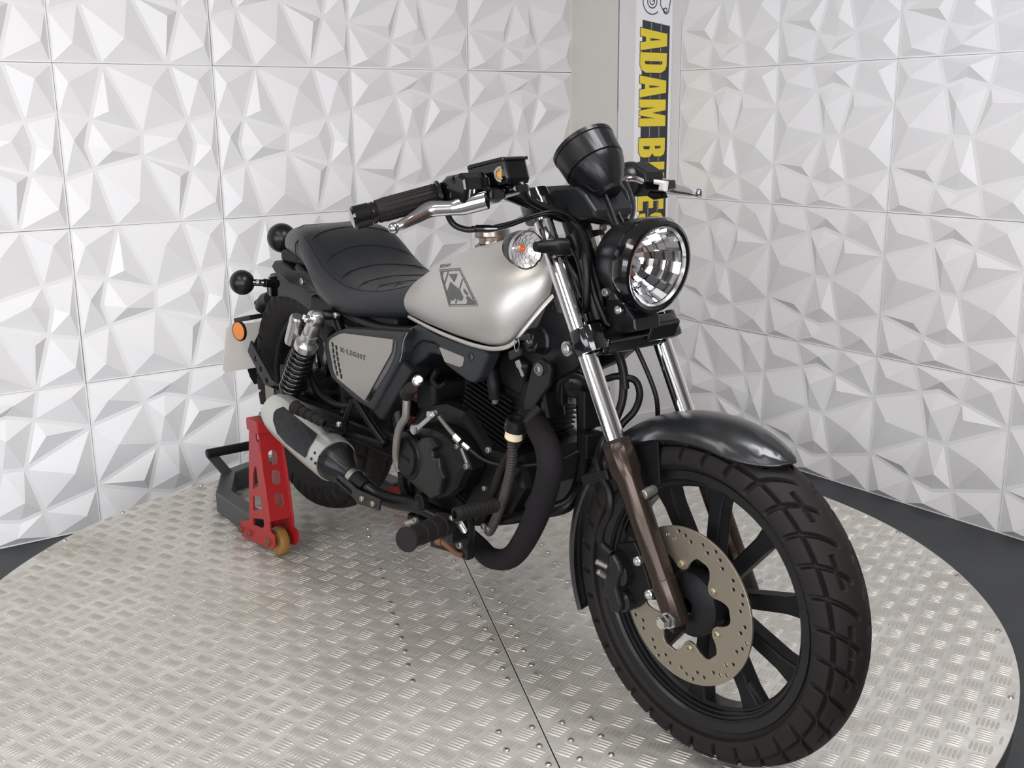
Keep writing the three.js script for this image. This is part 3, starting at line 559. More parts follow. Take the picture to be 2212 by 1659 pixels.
function extrS(px, w, th) { const q = px.map(([x, y]) => { const p = SL(x, y, w); return [p.x, p.y]; }); const g = extr(q, th, { bevel: Math.min(0.005, th * 0.3) }); g.translate(0, 0, w - th); return g; }
// ---- headlight
{
  const g = group('headlight', bike);
  const c = SL(1419, 576, 0), ax = V(0.985, -0.10, 0.0).normalize();
  const b = c.clone().addScaledVector(ax, -0.105), K = 0.845, tn = (A, d, pr, sg, cr) => turn(A, d, pr.map(([x, r]) => [x, r * K]), sg, cr);
  smesh('headlight_bowl', tn(b, ax, [[-0.012, 0], [-0.01, 0.02], [0, 0.043], [0.02, 0.066], [0.045, 0.08], [0.07, 0.0875], [0.078, 0.089], [0.08, 0.0905], [0.098, 0.0905], [0.106, 0.0885]], 56, 0.35), M.satin, g);
  smesh('headlight_bezel', tn(b, ax, [[0.08, 0.091], [0.085, 0.0925], [0.102, 0.0925], [0.11, 0.089], [0.112, 0.083], [0.11, 0.079], [0.1, 0.0785]], 56, 0.4), M.gloss, g);
  smesh('lens_ring', tn(b, ax, [[0.1, 0.0795], [0.109, 0.0785], [0.11, 0.076], [0.104, 0.0735]], 56, 0.4), M.alu, g);
  // faceted reflector
  const refl = []; const N = 20;
  for (let i = 0; i < N; i++) { const a0 = i / N * 6.2832, a1 = (i + 1) / N * 6.2832; for (let k = 0; k < 5; k++) { const r0 = 0.014 + k * 0.0122, r1 = 0.014 + (k + 1) * 0.0122, d = r => 0.024 + r * r * 13.2; const j = 0.0012 * ((i * 7 + k * 5) % 3); const q = (r, a) => V(Math.cos(a) * r * K, d(r) + j, Math.sin(a) * r * K); refl.push(q(r0, a0), q(r0, a1), q(r1, a0), q(r0, a1), q(r1, a1), q(r1, a0)); } }
  const rg = new THREE.BufferGeometry().setFromPoints(refl); rg.computeVertexNormals();
  rg.applyQuaternion(new THREE.Quaternion().setFromUnitVectors(YX, ax)); rg.translate(b.x, b.y, b.z);
  smesh('reflector', rg, M.reflector, g, { label: 'mirrored faceted reflector' });
  smesh('reflector_socket', tn(b, ax, [[0.02, 0.016], [0.034, 0.013], [0.036, 0]], 20), M.dull, g);
  smesh('bulb', tn(b, ax, [[0.034, 0.007], [0.06, 0.007], [0.066, 0.004], [0.068, 0]], 16), M.bulb, g);
  const gl = tn(b, ax, [[0.104, 0.075], [0.108, 0.06], [0.111, 0.035], [0.112, 0]], 48, 1);
  smesh('lens', gl, M.glass, g, { label: 'clear headlight lens' });
  smesh('headlight_bracket', [extrS([[1308, 640], [1345, 650], [1372, 690], [1375, 715], [1330, 725], [1300, 700]], 0.03, 0.06), extrS([[1305, 600], [1325, 600], [1335, 650], [1312, 650]], 0.06, 0.02)], M.satin, g);
  smesh('headlight_bolt', bolt(SL(1339, 669, 0.034), ZX, 0.008), M.alu, g);
  smesh('headlight_bolt', bolt(SL(1310, 631, 0.062), ZX, 0.007), M.dull, g);
}
// ---- instrument
{
  const g = group('instrument', bike);
  const a = SL(1316, 411, 0.0), b = SL(1265, 326, 0.0), ax = b.clone().sub(a); const L = ax.length(); ax.normalize(); const ti = (A, d, pr, sg, cr) => turn(A, d, pr.map(([x, r]) => [x * 0.9, r * 0.97]), sg, cr);
  smesh('instrument_cup', ti(a, ax, [[-0.002, 0], [-0.002, 0.021], [0, 0.0235], [0.014, 0.0345], [0.03, 0.0445], [0.044, 0.0505], [0.05, 0.052], [0.053, 0.0525], [0.0545, 0.051], [0.056, 0.054], [0.096, 0.0565], [0.097, 0.0555], [0.0985, 0.0575], [0.106, 0.0575], [0.108, 0.055], [0.108, 0.05], [0.104, 0.049]], 64, 0.3), M.satin, g);
  smesh('instrument_base', ti(a, ax, [[-0.008, 0], [-0.008, 0.02], [-0.003, 0.0222], [0.001, 0.0232]], 24), M.black, g);
  smesh('instrument_face', ti(a, ax, [[0.102, 0.049], [0.102, 0]], 40), M.black, g);
  smesh('instrument_glass', ti(a, ax, [[0.1055, 0.0495], [0.107, 0.03], [0.1075, 0]], 40), M.glass, g);
  smesh('cup_notch', [rod([SL(1264, 396, 0.036), SL(1272, 406, 0.037), SL(1286, 414, 0.036), SL(1294, 410, 0.034)], 0.0018)], M.black, g);
  smesh('instrument_bracket', [bar(SL(1303, 415, 0.012), SL(1338, 505, 0.012), 0.012, 0.006), bar(SL(1312, 415, -0.012), SL(1352, 500, -0.012), 0.012, 0.006)], M.satin, g);
}
// ---- handlebar and its controls
{
  const g = group('handlebar', bike);
  const ge = SL(768, 470, 0.405), gi = SL(942, 422, 0.285);
  const gd = gi.clone().sub(ge).normalize();
  const barPts = [ge, gi, SL(1040, 402, 0.215), SL(1112, 425, 0.15), SL(1180, 455, 0.09), SL(1235, 470, 0.035)];
  const cc = barPts[5];
  const gLi = SL(1360, 396, -0.245), gLe = SL(1381, 384, -0.34), gLd = gLi.clone().sub(gLe).normalize();
  const left = [SL(1318, 474, -0.05), SL(1352, 466, -0.085), SL(1360, 440, -0.115), SL(1352, 410, -0.17), gLi, gLe];
  smesh('handlebar_tube', rod([...barPts, V(cc.x, cc.y, 0), ...left], 0.0111, { seg: 120, rad: 16 }), M.gloss, g);
  smesh('bar_clamp', [extrS([[1170, 425], [1195, 405], [1245, 402], [1262, 420], [1285, 455], [1285, 470], [1200, 470], [1180, 455]], 0.045, 0.09)], M.plasticDark, g);
  for (const s of [1, -1]) {
    const d = s > 0 ? gd : gLd, end = s > 0 ? ge : gLe.clone().addScaledVector(gLd, -0.03);
    smesh('grip', turn(end.clone().addScaledVector(d, 0.034), d, [[0, 0.0125], [0, 0.0172], [0.002, 0.018], [0.115, 0.0172], [0.118, 0.0175], [0.122, 0.0225], [0.128, 0.0225], [0.13, 0.0175], [0.134, 0.0175], [0.135, 0.0215], [0.14, 0.0215], [0.141, 0.012]], 32), M.rubber, g);
    smesh('grip_ribs', Array.from({ length: 16 }, (_, i) => { const a = i / 16 * 2 * Math.PI, u = V(0, 1, 0).cross(d).normalize(), v = d.clone().cross(u), o = u.clone().multiplyScalar(Math.cos(a) * 0.0176).addScaledVector(v, Math.sin(a) * 0.0176); return rod([end.clone().addScaledVector(d, 0.045).add(o), end.clone().addScaledVector(d, 0.13).add(o)], 0.0013, { rad: 5, seg: 2 }); }), M.rubber, g);
    smesh('bar_end_weight', turn(end, d, [[-0.006, 0], [-0.006, 0.015], [-0.002, 0.0185], [0.022, 0.0178], [0.024, 0.0165], [0.026, 0.0165], [0.027, 0.0172], [0.0305, 0.0172], [0.031, 0.0155], [0.034, 0.0155], [0.034, 0]], 36, 0.3), s > 0 ? M.gloss : M.satin, g);
  }
  // right switch housing
  smesh('switch_housing', [extrS([[948, 395], [962, 380], [990, 374], [1003, 385], [1007, 410], [1000, 440], [968, 446], [955, 430]], 0.29, 0.05), cyl(SL(943, 423, 0.292), SL(952, 421, 0.286), 0.023)], M.gloss, g);
  smesh('switch_button', bolt(SL(983, 388, 0.288), V(0.5, 0.3, 0.8), 0.006, 0.003), M.black, g);
  // brake master cylinder
  smesh('master_cylinder', [extrS([[1007, 363], [1017, 358], [1080, 341], [1088, 343], [1098, 385], [1095, 398], [1050, 408], [1022, 408], [1010, 395]], 0.235, 0.045), extrS([[1030, 405], [1100, 395], [1112, 400], [1115, 415], [1060, 432], [1035, 425]], 0.225, 0.03)], M.gloss, g);
  smesh('reservoir_lid', extrS([[1006, 362], [1016, 356], [1080, 339], [1089, 341], [1089, 345], [1016, 363], [1007, 368]], 0.238, 0.05), M.satin, g);
  smesh('sight_glass', turn(SL(1084, 376, 0.233), V(0.35, 0, 1), [[0, 0.008], [0.003, 0.008], [0.0034, 0.0065], [0.0025, 0.0055], [0.0025, 0]], 24), M.brass, g, { label: 'round brass sight glass' });
  smesh('sight_glass_ring', turn(SL(1084, 376, 0.232), V(0.35, 0, 1), [[0, 0.0125], [0.0035, 0.012], [0.0035, 0.0085]], 24), M.gloss, g);
  smesh('banjo_bolt', [cyl(SL(1105, 402, 0.215), SL(1133, 397, 0.2), 0.0085, 16), cyl(SL(1122, 400, 0.205), SL(1129, 398, 0.202), 0.0115, 12)], M.gloss, g);
  smesh('lever_perch', [extrS([[992, 418], [1000, 408], [1050, 404], [1062, 410], [1062, 430], [1048, 440], [1005, 450], [1000, 435]], 0.255, 0.03)], M.gloss, g);
  smesh('perch_screw', bolt(SL(1023, 414, 0.258), V(0.2, 0.9, 0.4), 0.006, 0.003), M.alu, g);
  // levers
  const lever = (pts, rr, ballAt, rb) => [rod(pts, t => interp(rr, t), { seg: 40, rad: 14, flat: 0.62 }), ball(ballAt, rb)];
  const LP = [SL(1052, 432, 0.262), SL(1010, 442, 0.278), SL(985, 448, 0.29), SL(955, 450, 0.305), SL(930, 452, 0.318), SL(900, 468, 0.34), SL(872, 483, 0.362), SL(852, 492, 0.375)];
  smesh('brake_lever', lever(LP, [[0, 0.014], [0.25, 0.0145], [0.36, 0.0115], [0.5, 0.012], [0.6, 0.0125], [0.85, 0.0085], [1, 0.0062]], SL(851, 493, 0.376), 0.0088), M.chrome, g, { label: 'polished brake lever with ball end' });
  const LL = [SL(1405, 400, -0.25), SL(1425, 403, -0.268), SL(1445, 405, -0.285), SL(1470, 409, -0.315), SL(1490, 413, -0.34), SL(1507, 417, -0.365)];
  smesh('clutch_lever', lever(LL, [[0, 0.011], [0.3, 0.0125], [0.6, 0.011], [0.9, 0.007], [1, 0.006]], SL(1509, 417, -0.366), 0.0088), M.chrome, g, { label: 'polished clutch lever with ball end' });
  smesh('clutch_perch', [extrS([[1388, 392], [1400, 384], [1438, 390], [1440, 408], [1425, 416], [1395, 414]], -0.235, 0.03)], M.gloss, g);
  smesh('perch_cover', [extrS([[1410, 388], [1437, 392], [1434, 414], [1420, 412], [1422, 400], [1410, 398]], -0.22, 0.012)], std(0xd8d4d0, 0.4), g);
  smesh('left_switch_housing', [ball(SL(1362, 385, -0.25), 0.032, 1.1, 1, 1.2), extrS([[1340, 365], [1365, 352], [1395, 372], [1400, 400], [1375, 425], [1345, 425]], -0.235, 0.05)], M.satin, g);
  smesh('clutch_switch', extrS([[1400, 414], [1425, 415], [1430, 428], [1408, 432], [1396, 425]], -0.24, 0.02), M.black, g);
  smesh('clutch_cable_elbow', rod([SL(1387, 392, -0.2), SL(1370, 386, -0.18), SL(1352, 388, -0.165), SL(1343, 402, -0.15), SL(1338, 440, -0.12), SL(1333, 480, -0.08)], 0.0055, { seg: 40 }), M.chrome, g);
  smesh('wiring_sleeve', rod([SL(1348, 400, -0.14), SL(1357, 425, -0.12), SL(1362, 450, -0.1), SL(1355, 480, -0.08)], 0.0095, { seg: 30 }), M.satin, g);
  // hoses
  smesh('brake_line', rod([SL(1126, 403, 0.2), SL(1136, 425, 0.19), SL(1165, 445, 0.15), SL(1215, 465, 0.1), SL(1250, 495, 0.075), SL(1268, 540, 0.06), SL(1275, 600, 0.05), SL(1290, 650, 0.045), SL(1310, 700, 0.035)], 0.0058, { seg: 70 }), M.cable, g);
  smesh('throttle_cable', [rod([SL(1052, 493, 0.24), SL(1100, 482, 0.21), SL(1150, 466, 0.17), SL(1190, 457, 0.14), SL(1225, 466, 0.1), SL(1250, 490, 0.075), SL(1262, 530, 0.06), SL(1265, 600, 0.05)], 0.0027, { seg: 60 }), rod([SL(1054, 498, 0.24), SL(1100, 488, 0.21), SL(1150, 470, 0.17), SL(1190, 462, 0.14), SL(1222, 472, 0.1), SL(1245, 500, 0.075), SL(1252, 560, 0.06)], 0.0025, { seg: 60 })], M.cable, g);
  smesh('throttle_elbow', rod([SL(965, 445, 0.287), SL(970, 470, 0.282), SL(983, 487, 0.274), SL(1010, 496, 0.262), SL(1028, 495, 0.255)], 0.0048, { seg: 30 }), M.satin, g);
  smesh('throttle_adjuster', [cyl(SL(1018, 495, 0.256), SL(1028, 495, 0.252), 0.0055, 8), turn(SL(1028, 494, 0.252), SL(1056, 494, 0.238).sub(SL(1028, 494, 0.252)), [[0, 0.0062], [0.02, 0.0062], [0.034, 0.004]], 14)], M.gloss, g);
  smesh('wiring_loom', [rod([SL(1235, 505, 0.06), SL(1258, 560, 0.05), SL(1272, 620, 0.045), SL(1290, 690, 0.04)], 0.012, { seg: 30 }), rod([SL(1255, 500, 0.03), SL(1275, 560, 0.02), SL(1292, 620, 0.015), SL(1300, 670, 0.01)], 0.013, { seg: 30 }), rod([SL(1295, 420, 0.01), SL(1315, 460, 0.01), SL(1335, 500, 0.005), SL(1340, 530, 0)], 0.008, { seg: 30 }), rod([SL(1245, 500, 0.05), SL(1262, 545, 0.06), SL(1268, 610, 0.062), SL(1262, 670, 0.06), SL(1250, 650, 0.05)], 0.007, { seg: 40 })], M.cable, g);
  smesh('speedometer_cable', rod([SL(1370, 742, -0.02), SL(1388, 780, -0.025), SL(1405, 820, -0.03), SL(1418, 860, -0.035), SL(1421, 905, -0.04), SL(1420, 950, -0.05)], 0.0042, { seg: 40 }), M.cable, g);
  smesh('lower_hose', [rod([SL(1322, 715, 0.02), SL(1335, 760, 0.015), SL(1346, 800, 0.01), SL(1350, 840, 0.01)], 0.008, { seg: 30 }), rod([SL(1349, 815, 0.01), SL(1372, 822, -0.005), SL(1382, 850, -0.01), SL(1372, 885, -0.005), SL(1345, 915, 0.015), SL(1325, 940, 0.03)], 0.0062, { seg: 40 }), rod([SL(1312, 818, 0.02), SL(1330, 813, 0.018), SL(1348, 812, 0.01)], 0.006, { seg: 16 })], M.cable, g);
}
// ---- indicators in front
{
  for (const s of [1, -1]) {
    const g = group('front_indicator', bike);
    const c = SL(1142, 541, 0.163), m = v => V(v.x, v.y, v.z * s), ax = V(0.985, -0.06, 0.12 * s).normalize(), b = m(c);
    smesh('indicator_shell', turn(b.clone().addScaledVector(ax, -0.062), ax, [[0, 0], [0.001, 0.006], [0.008, 0.0155], [0.02, 0.0238], [0.035, 0.0285], [0.05, 0.0305], [0.054, 0.0308]], 36), M.satin, g);
    smesh('indicator_collar', turn(b.clone().addScaledVector(ax, -0.062), ax, [[0.05, 0.0306], [0.052, 0.0315], [0.06, 0.0315], [0.063, 0.0295]], 48), M.alu, g);
    const fac = []; for (let i = 0; i < 24; i++) for (let k = 0; k < 4; k++) { const a0 = i / 24 * 6.2832, a1 = (i + 1) / 24 * 6.2832, r0 = 0.004 + k * 0.0064, r1 = r0 + 0.0064, h = 0.0016 * ((i + k) % 2), q = (r, a) => V(Math.cos(a) * r, 0.042 + r * r * 16 + h, Math.sin(a) * r); fac.push(q(r0, a0), q(r0, a1), q(r1, a0), q(r0, a1), q(r1, a1), q(r1, a0)); }
    const fg = new THREE.BufferGeometry().setFromPoints(fac); fg.computeVertexNormals(); fg.applyQuaternion(new THREE.Quaternion().setFromUnitVectors(YX, ax)); const o = b.clone().addScaledVector(ax, -0.062); fg.translate(o.x, o.y, o.z);
    smesh('indicator_reflector', fg, M.softReflector, g);
    smesh('indicator_bulb', turn(o, ax, [[0.036, 0.0045], [0.046, 0.0045], [0.05, 0.002], [0.051, 0]], 14), M.orangeBulb, g, { label: 'orange bulb' });
    smesh('indicator_lens', turn(o, ax, [[0.063, 0.0298], [0.067, 0.024], [0.0695, 0.012], [0.07, 0]], 36, 1), M.glass, g, { label: 'clear round lens' });
    const sa = m(SL(1170, 533, 0.143)), sb = m(SL(1222, 533, 0.098)), sl = sa.distanceTo(sb);
    smesh('indicator_stem', turn(sa, sb.clone().sub(sa), [[-0.012, 0], [-0.012, 0.008], [0.004, 0.0105], [sl - 0.025, 0.0115], [sl - 0.02, 0.0145], [sl, 0.0145], [sl, 0]], 24), M.black, g);
  }
}
// ---- fuel tank
const tank = group('fuel_tank', bike);
let tankBody;
{
  const W = [[-0.86, 0.04], [-0.84, 0.07], [-0.80, 0.094], [-0.74, 0.111], [-0.66, 0.128], [-0.56, 0.138], [-0.47, 0.138], [-0.41, 0.126], [-0.37, 0.1], [-0.345, 0.065], [-0.335, 0.03]];
  const TOP = [[-0.86, 0.70], [-0.84, 0.716], [-0.80, 0.738], [-0.74, 0.769], [-0.66, 0.805], [-0.56, 0.833], [-0.47, 0.846], [-0.41, 0.846], [-0.37, 0.84], [-0.345, 0.826], [-0.335, 0.8]];
  const BOT = [[-0.86, 0.672], [-0.80, 0.667], [-0.66, 0.662], [-0.5, 0.656], [-0.43, 0.658], [-0.40, 0.672], [-0.37, 0.712], [-0.345, 0.76], [-0.335, 0.785]];
  const rings = [], n = 44;
  const xs = []; for (let i = 0; i <= 60; i++) xs.push(-0.86 + 0.525 * i / 60);
  for (const x of xs) {
    const w = interp(W, x), t = interp(TOP, x), b = interp(BOT, x), h = t - b;
    const half = new THREE.CatmullRomCurve3([V(0, b + 0.012, 0), V(0, b + 0.006, w * 0.6), V(0, b + h * 0.02, w * 0.86), V(0, b + h * 0.12, w * 0.955), V(0, b + h * 0.36, w), V(0, b + h * 0.62, w * 0.91), V(0, b + h * 0.82, w * 0.69), V(0, b + h * 0.95, w * 0.37), V(0, t, 0)], false, 'centripetal').getSpacedPoints(n);
    const r = half.map(p => V(x, p.y, p.z)); for (let i = n - 1; i > 0; i--) r.push(V(x, half[i].y, -half[i].z));
    rings.push(r);
  }
  tankBody = mesh('tank_body', loft(rings, { caps: true, flip: true }), M.silverPaint, tank, { label: 'satin silver tank shell' });
  // welded flange along the lower and front edges
  for (const s of [1, -1]) {
    const pts = []; for (const x of [-0.83, -0.78, -0.72, -0.64, -0.56, -0.48, -0.43, -0.40, -0.375, -0.355, -0.342, -0.336]) { const w = interp(W, x); pts.push(V(x + (x > -0.42 ? 0.004 : 0), interp(BOT, x) + (x > -0.42 ? -0.004 : -0.002), w * (x > -0.4 ? 0.93 : 0.9) * s)); }
    mesh('tank_flange', rod(pts, 0.0043, { seg: 80, rad: 8, flat: 0.6 }), M.silverPaint, tank);
  }
  const cc = P(1064, 510, 0), up = V(-0.05, 1, 0).normalize();
  mesh('filler_neck', turn(cc.clone().addScaledVector(up, -0.012), up, [[-0.014, 0.036], [-0.004, 0.035], [-0.001, 0.029], [0.004, 0.0265], [0.011, 0.0275]], 40), M.capSteel, tank);
  mesh('filler_cap', turn(cc.clone().addScaledVector(up, -0.021), up, [[0.019, 0.028], [0.02, 0.033], [0.022, 0.034], [0.032, 0.034], [0.034, 0.033], [0.034, 0.029], [0.032, 0.028], [0.034, 0.022], [0.036, 0.02], [0.036, 0]], 44, 0.3), M.capSteel, tank, { label: 'brushed metal filler cap' });
}
// marks are laid on a surface where the pixel's ray meets it
const caster = new THREE.Raycaster();
function onSkin(px, py, targets, lift = 0.0006) {
  const d = ray(px, py).normalize(); caster.set(EYE, d);
  const h = caster.intersectObjects(targets, false)[0]; if (!h) return null;
  const p = bike.worldToLocal(h.point.clone()), back = d.clone().negate().applyAxisAngle(YX, TH);
  const n = h.face.normal.clone(); if (n.dot(back) < 0) n.negate();
  return p.addScaledVector(n, lift);
}
function mark(px, targets, lift) { // filled outline, refined so that it follows the curve
  const v2 = px.map(p => new THREE.Vector2(p[0], p[1])); if (THREE.ShapeUtils.isClockWise(v2)) v2.reverse();
  let tris = THREE.ShapeUtils.triangulateShape(v2, []).map(t => t.map(i => [v2[i].x, v2[i].y]));
  for (let k = 0; k < 4; k++) { const nx = []; for (const [a, b, c] of tris) { const L = [[a, b], [b, c], [c, a]].map(([p, q]) => Math.hypot(p[0] - q[0], p[1] - q[1])), m = Math.max(...L); if (m < 6) { nx.push([a, b, c]); continue; } const i = L.indexOf(m), T = [a, b, c], p = T[i], q = T[(i + 1) % 3], r = T[(i + 2) % 3], h = [(p[0] + q[0]) / 2, (p[1] + q[1]) / 2]; nx.push([p, h, r], [h, q, r]); } tris = nx; }
  const pts = []; for (const t of tris) { const w = t.map(p => onSkin(p[0], p[1], targets, lift)); if (w.every(Boolean)) pts.push(...w); }
  if (!pts.length) return null;
  const g = new THREE.BufferGeometry().setFromPoints(pts); g.computeVertexNormals(); return g;
}
function markLine(pts, w, targets, lift) { const out = []; for (let i = 0; i < pts.length - 1; i++) { const [a, b] = [pts[i], pts[i + 1]], dx = b[0] - a[0], dy = b[1] - a[1], L = Math.hypot(dx, dy), ox = -dy / L * w / 2, oy = dx / L * w / 2; const g = mark([[a[0] + ox, a[1] + oy], [b[0] + ox, b[1] + oy], [b[0] - ox, b[1] - oy], [a[0] - ox, a[1] - oy]], targets, lift); if (g) out.push(g); } return out; }
bike.updateMatrixWorld(true);
{
  const z = Zm(860, 540, 0.18083), T = [tankBody];
  const polys = [[[500, 258], [548, 250], [520, 365]], [[605, 290], [712, 284], [672, 388]], [[625, 378], [742, 482], [778, 560], [766, 606], [722, 606], [722, 588], [672, 584], [668, 604], [626, 600], [588, 500]], [[786, 455], [838, 520], [832, 552], [800, 520], [782, 495]], [[842, 552], [938, 652], [816, 650], [828, 612], [812, 560]], [[545, 262], [602, 252], [598, 268], [552, 440], [532, 400]].slice(0, 0)].filter(p => p.length).map(p => mark(z(p), T, 0.0007)).filter(Boolean);
  const lines = [...markLine(z([[497, 238], [742, 217], [952, 655], [944, 668], [612, 672], [497, 238]]), 1.3, T, 0.0007), ...markLine(z([[512, 256], [734, 238], [928, 650], [622, 654], [512, 256]]), 2.2, T, 0.0007), ...markLine(z([[600, 262], [545, 445]]), 2.4, T, 0.0007), ...markLine(z([[770, 350], [735, 470]]), 2.4, T, 0.0007), ...markLine(z([[572, 490], [628, 625]]), 1.2, T, 0.0007), ...markLine(z([[700, 585], [690, 640]]), 2.2, T, 0.0007)];
  mesh('tank_emblem', [...polys, ...lines], M.print, tank, { label: 'dark angular emblem printed on the tank' });
  const l = (a, w = 0.9) => markLine(z(a), w, T, 0.0007);
  const word = [];
  const letters = { K: [[[0, 0], [0, 1]], [[0.8, 0], [0, 0.55], [0.8, 1]]], E: [[[0.8, 0], [0, 0], [0, 1], [0.8, 1]], [[0, 0.5], [0.7, 0.5]]], W: [[[0, 0], [0.1, 1], [0.45, 0.3], [0.75, 1], [0.95, 0]]], A: [[[0, 1], [0.4, 0], [0.8, 1]], [[0.2, 0.65], [0.6, 0.65]]], Y: [[[0, 0], [0.4, 0.5], [0.8, 0]], [[0.4, 0.5], [0.4, 1]]] };
  'KEEWAY'.split('').forEach((c, i) => { for (const st of letters[c]) word.push(...l(st.map(([x, y]) => [500 + (i + x) * 21 + (1 - y) * 9, 178 + y * 36 - i * 3 - x * 3]))); });
  mesh('tank_lettering', word, M.print, tank);
}
// ---- seat
const seat = group('seat', bike);
{
  const leather = noiseTex(256, (u, v) => { const k = 128 + 110 * (fbm(u, v, 48, 3) - 0.5); return [k, k, k]; });
  leather.repeat.set(9, 9);
  const seatMat = phy(0x1c1e20, 0.36, 0, { specularIntensity: 0.8,  bumpMap: leather, bumpScale: 0.0009 });
  const TOPY = [[-1.40, 0.772], [-1.37, 0.792], [-1.32, 0.808], [-1.26, 0.816], [-1.205, 0.81], [-1.15, 0.785], [-1.09, 0.748], [-1.02, 0.722], [-0.95, 0.712], [-0.88, 0.716], [-0.82, 0.728], [-0.765, 0.742]];
  const HW = [[-1.40, 0.055], [-1.385, 0.075], [-1.35, 0.094], [-1.28, 0.113], [-1.2, 0.128], [-1.1, 0.138], [-1.0, 0.134], [-0.9, 0.122], [-0.82, 0.108], [-0.765, 0.1]];
  const BOTY = [[-1.40, 0.742], [-1.3, 0.742], [-1.22, 0.735], [-1.17, 0.715], [-1.12, 0.672], [-1.07, 0.65], [-1.0, 0.638], [-0.89, 0.645], [-0.8, 0.655], [-0.765, 0.66]];
  const rings = [], N = 70, n = 30;
  const lines = [-1.3, -1.205, -1.13, -1.06, -0.99, -0.925, -0.865];
  for (let i = 0; i <= N; i++) {
    const x = -1.40 + 0.635 * i / N, t = interp(TOPY, x), w = interp(HW, x), b = interp(BOTY, x), h = t - b;
    const half = new THREE.CatmullRomCurve3([V(0, b + 0.004, 0), V(0, b, w * 0.8), V(0, b + 0.006, w * 0.93), V(0, b + h * 0.35, w), V(0, b + h * 0.68, w * 0.965), V(0, b + h * 0.9, w * 0.84), V(0, t - 0.002, w * 0.6), V(0, t - 0.001, w * 0.3), V(0, t, 0)], false, 'centripetal').getSpacedPoints(n);
    const r = half.map(p => V(x, p.y, p.z)); for (let k = n - 1; k > 0; k--) r.push(V(x, half[k].y, -half[k].z));
    rings.push(r);
  }
  const g = loft(rings, { caps: true, flip: true });
  const uv = []; for (let i = 0; i < g.attributes.position.count; i++) uv.push(g.attributes.position.getX(i) * 2, (g.attributes.position.getY(i) + g.attributes.position.getZ(i)) * 2);
  g.setAttribute('uv', new THREE.Float32BufferAttribute(uv, 2));
  mesh('seat_cover', g, seatMat, seat, { uv: true, label: 'black leather-look seat cover with cross stitching' });
  // cross seams: fine welts over the top from edge to edge
  const surf = (x, f) => { const t = interp(TOPY, x), w = interp(HW, x), b = interp(BOTY, x), h = t - b; const a = Math.abs(f); const y = a < 0.6 ? t - 0.002 * a : a < 0.84 ? t - (t - (b + h * 0.9)) * ((a - 0.6) / 0.24) ** 1.4 : b + h * (0.9 - (a - 0.84) / 0.125 * 0.22); return V(x, y, w * f); };
  for (const x of lines) { const pts = []; for (let k = -12; k <= 12; k++) { const f = k / 12 * 0.86; pts.push(surf(x + 0.05 * f * f, f).add(V(0, 0.0001, 0))); } mesh('seam', rod(pts, 0.0011, { seg: 48, rad: 6 }), M.black, seat); }
  for (const s of [1, -1]) { const pts = []; for (let x = -1.2; x <= -0.775; x += 0.03) pts.push(surf(x, 0.875 * s).add(V(0, 0, 0.001 * s))); mesh('piping', rod(pts, 0.0013, { seg: 60, rad: 6 }), M.black, seat); }
  for (const s of [1, -1]) { const pts = [surf(-1.21, 0.9 * s), V(-1.222, 0.78, 0.125 * s), V(-1.225, 0.76, 0.126 * s), V(-1.22, 0.738, 0.124 * s)]; mesh('piping', rod(pts, 0.0012, { seg: 20, rad: 6 }), M.black, seat); }
}
// ---- side covers
for (const s of [1, -1]) {
  const o = { mirror: s < 0 };
  const g = group('side_cover', bike), z = Zm(680, 680, 0.14467), W = 0.142;
  mesh('cover_body', plate(z([[125, 415], [160, 345], [300, 250], [450, 200], [1375, 265], [1320, 380], [1310, 560], [1250, 740], [865, 1440], [600, 1290], [240, 950], [185, 780], [125, 480]]), W, 0.035, { ...o, bevel: 0.006 }), M.plastic, g);
  mesh('cover_edge', plate(z([[1250, 740], [1305, 690], [1450, 855], [1010, 1565], [960, 1570], [860, 1440]]), W - 0.006, 0.05, { ...o, bevel: 0.005 }), M.plasticDark, g);
  mesh('cover_recess', plate(z([[1165, 368], [1218, 385], [1205, 560], [1165, 680], [1120, 780], [810, 1305], [735, 1292], [1100, 650], [1150, 560]]), W + 0.0008, 0.004, { ...o, bevel: 0 }), M.gloss, g);
  const holes = [[262, 450], [270, 540], [281, 622], [294, 705], [311, 788], [329, 875], [318, 493], [327, 580], [339, 663], [354, 748], [371, 832], [391, 918]];
  mesh('cover_backing', plate(z([[215, 405], [250, 352], [375, 290], [1150, 375], [1100, 640], [740, 1280], [335, 945], [285, 840]]), W + 0.0004, 0.003, { ...o, bevel: 0 }), M.black, g);
  mesh('metal_panel', plate(z([[208, 400], [245, 350], [370, 285], [425, 275], [1163, 370], [1142, 560], [1100, 640], [740, 1287], [330, 950], [280, 840], [210, 480]]), W + 0.0035, 0.003, { ...o, bevel: 0.0006, holes: z(holes).map(([x, y]) => [x, y, 0.0062]) }), M.brushed, g, { label: 'brushed metal plate with a double row of holes' });
  if (s > 0) mesh('panel_trim', [rod([P(680 + 1385 * 0.14467, 680 + 270 * 0.14467, W + 0.002), P(680 + 1332 * 0.14467, 680 + 380 * 0.14467, W + 0.004), P(680 + 1300 * 0.14467, 680 + 600 * 0.14467, W + 0.004), P(680 + 1272 * 0.14467, 680 + 700 * 0.14467, W + 0.002)], 0.0013, { seg: 24, rad: 6 })], M.alu, g);
}
const font = await new FontLoader().loadAsync('fonts/droid/droid_sans_bold.typeface.json');
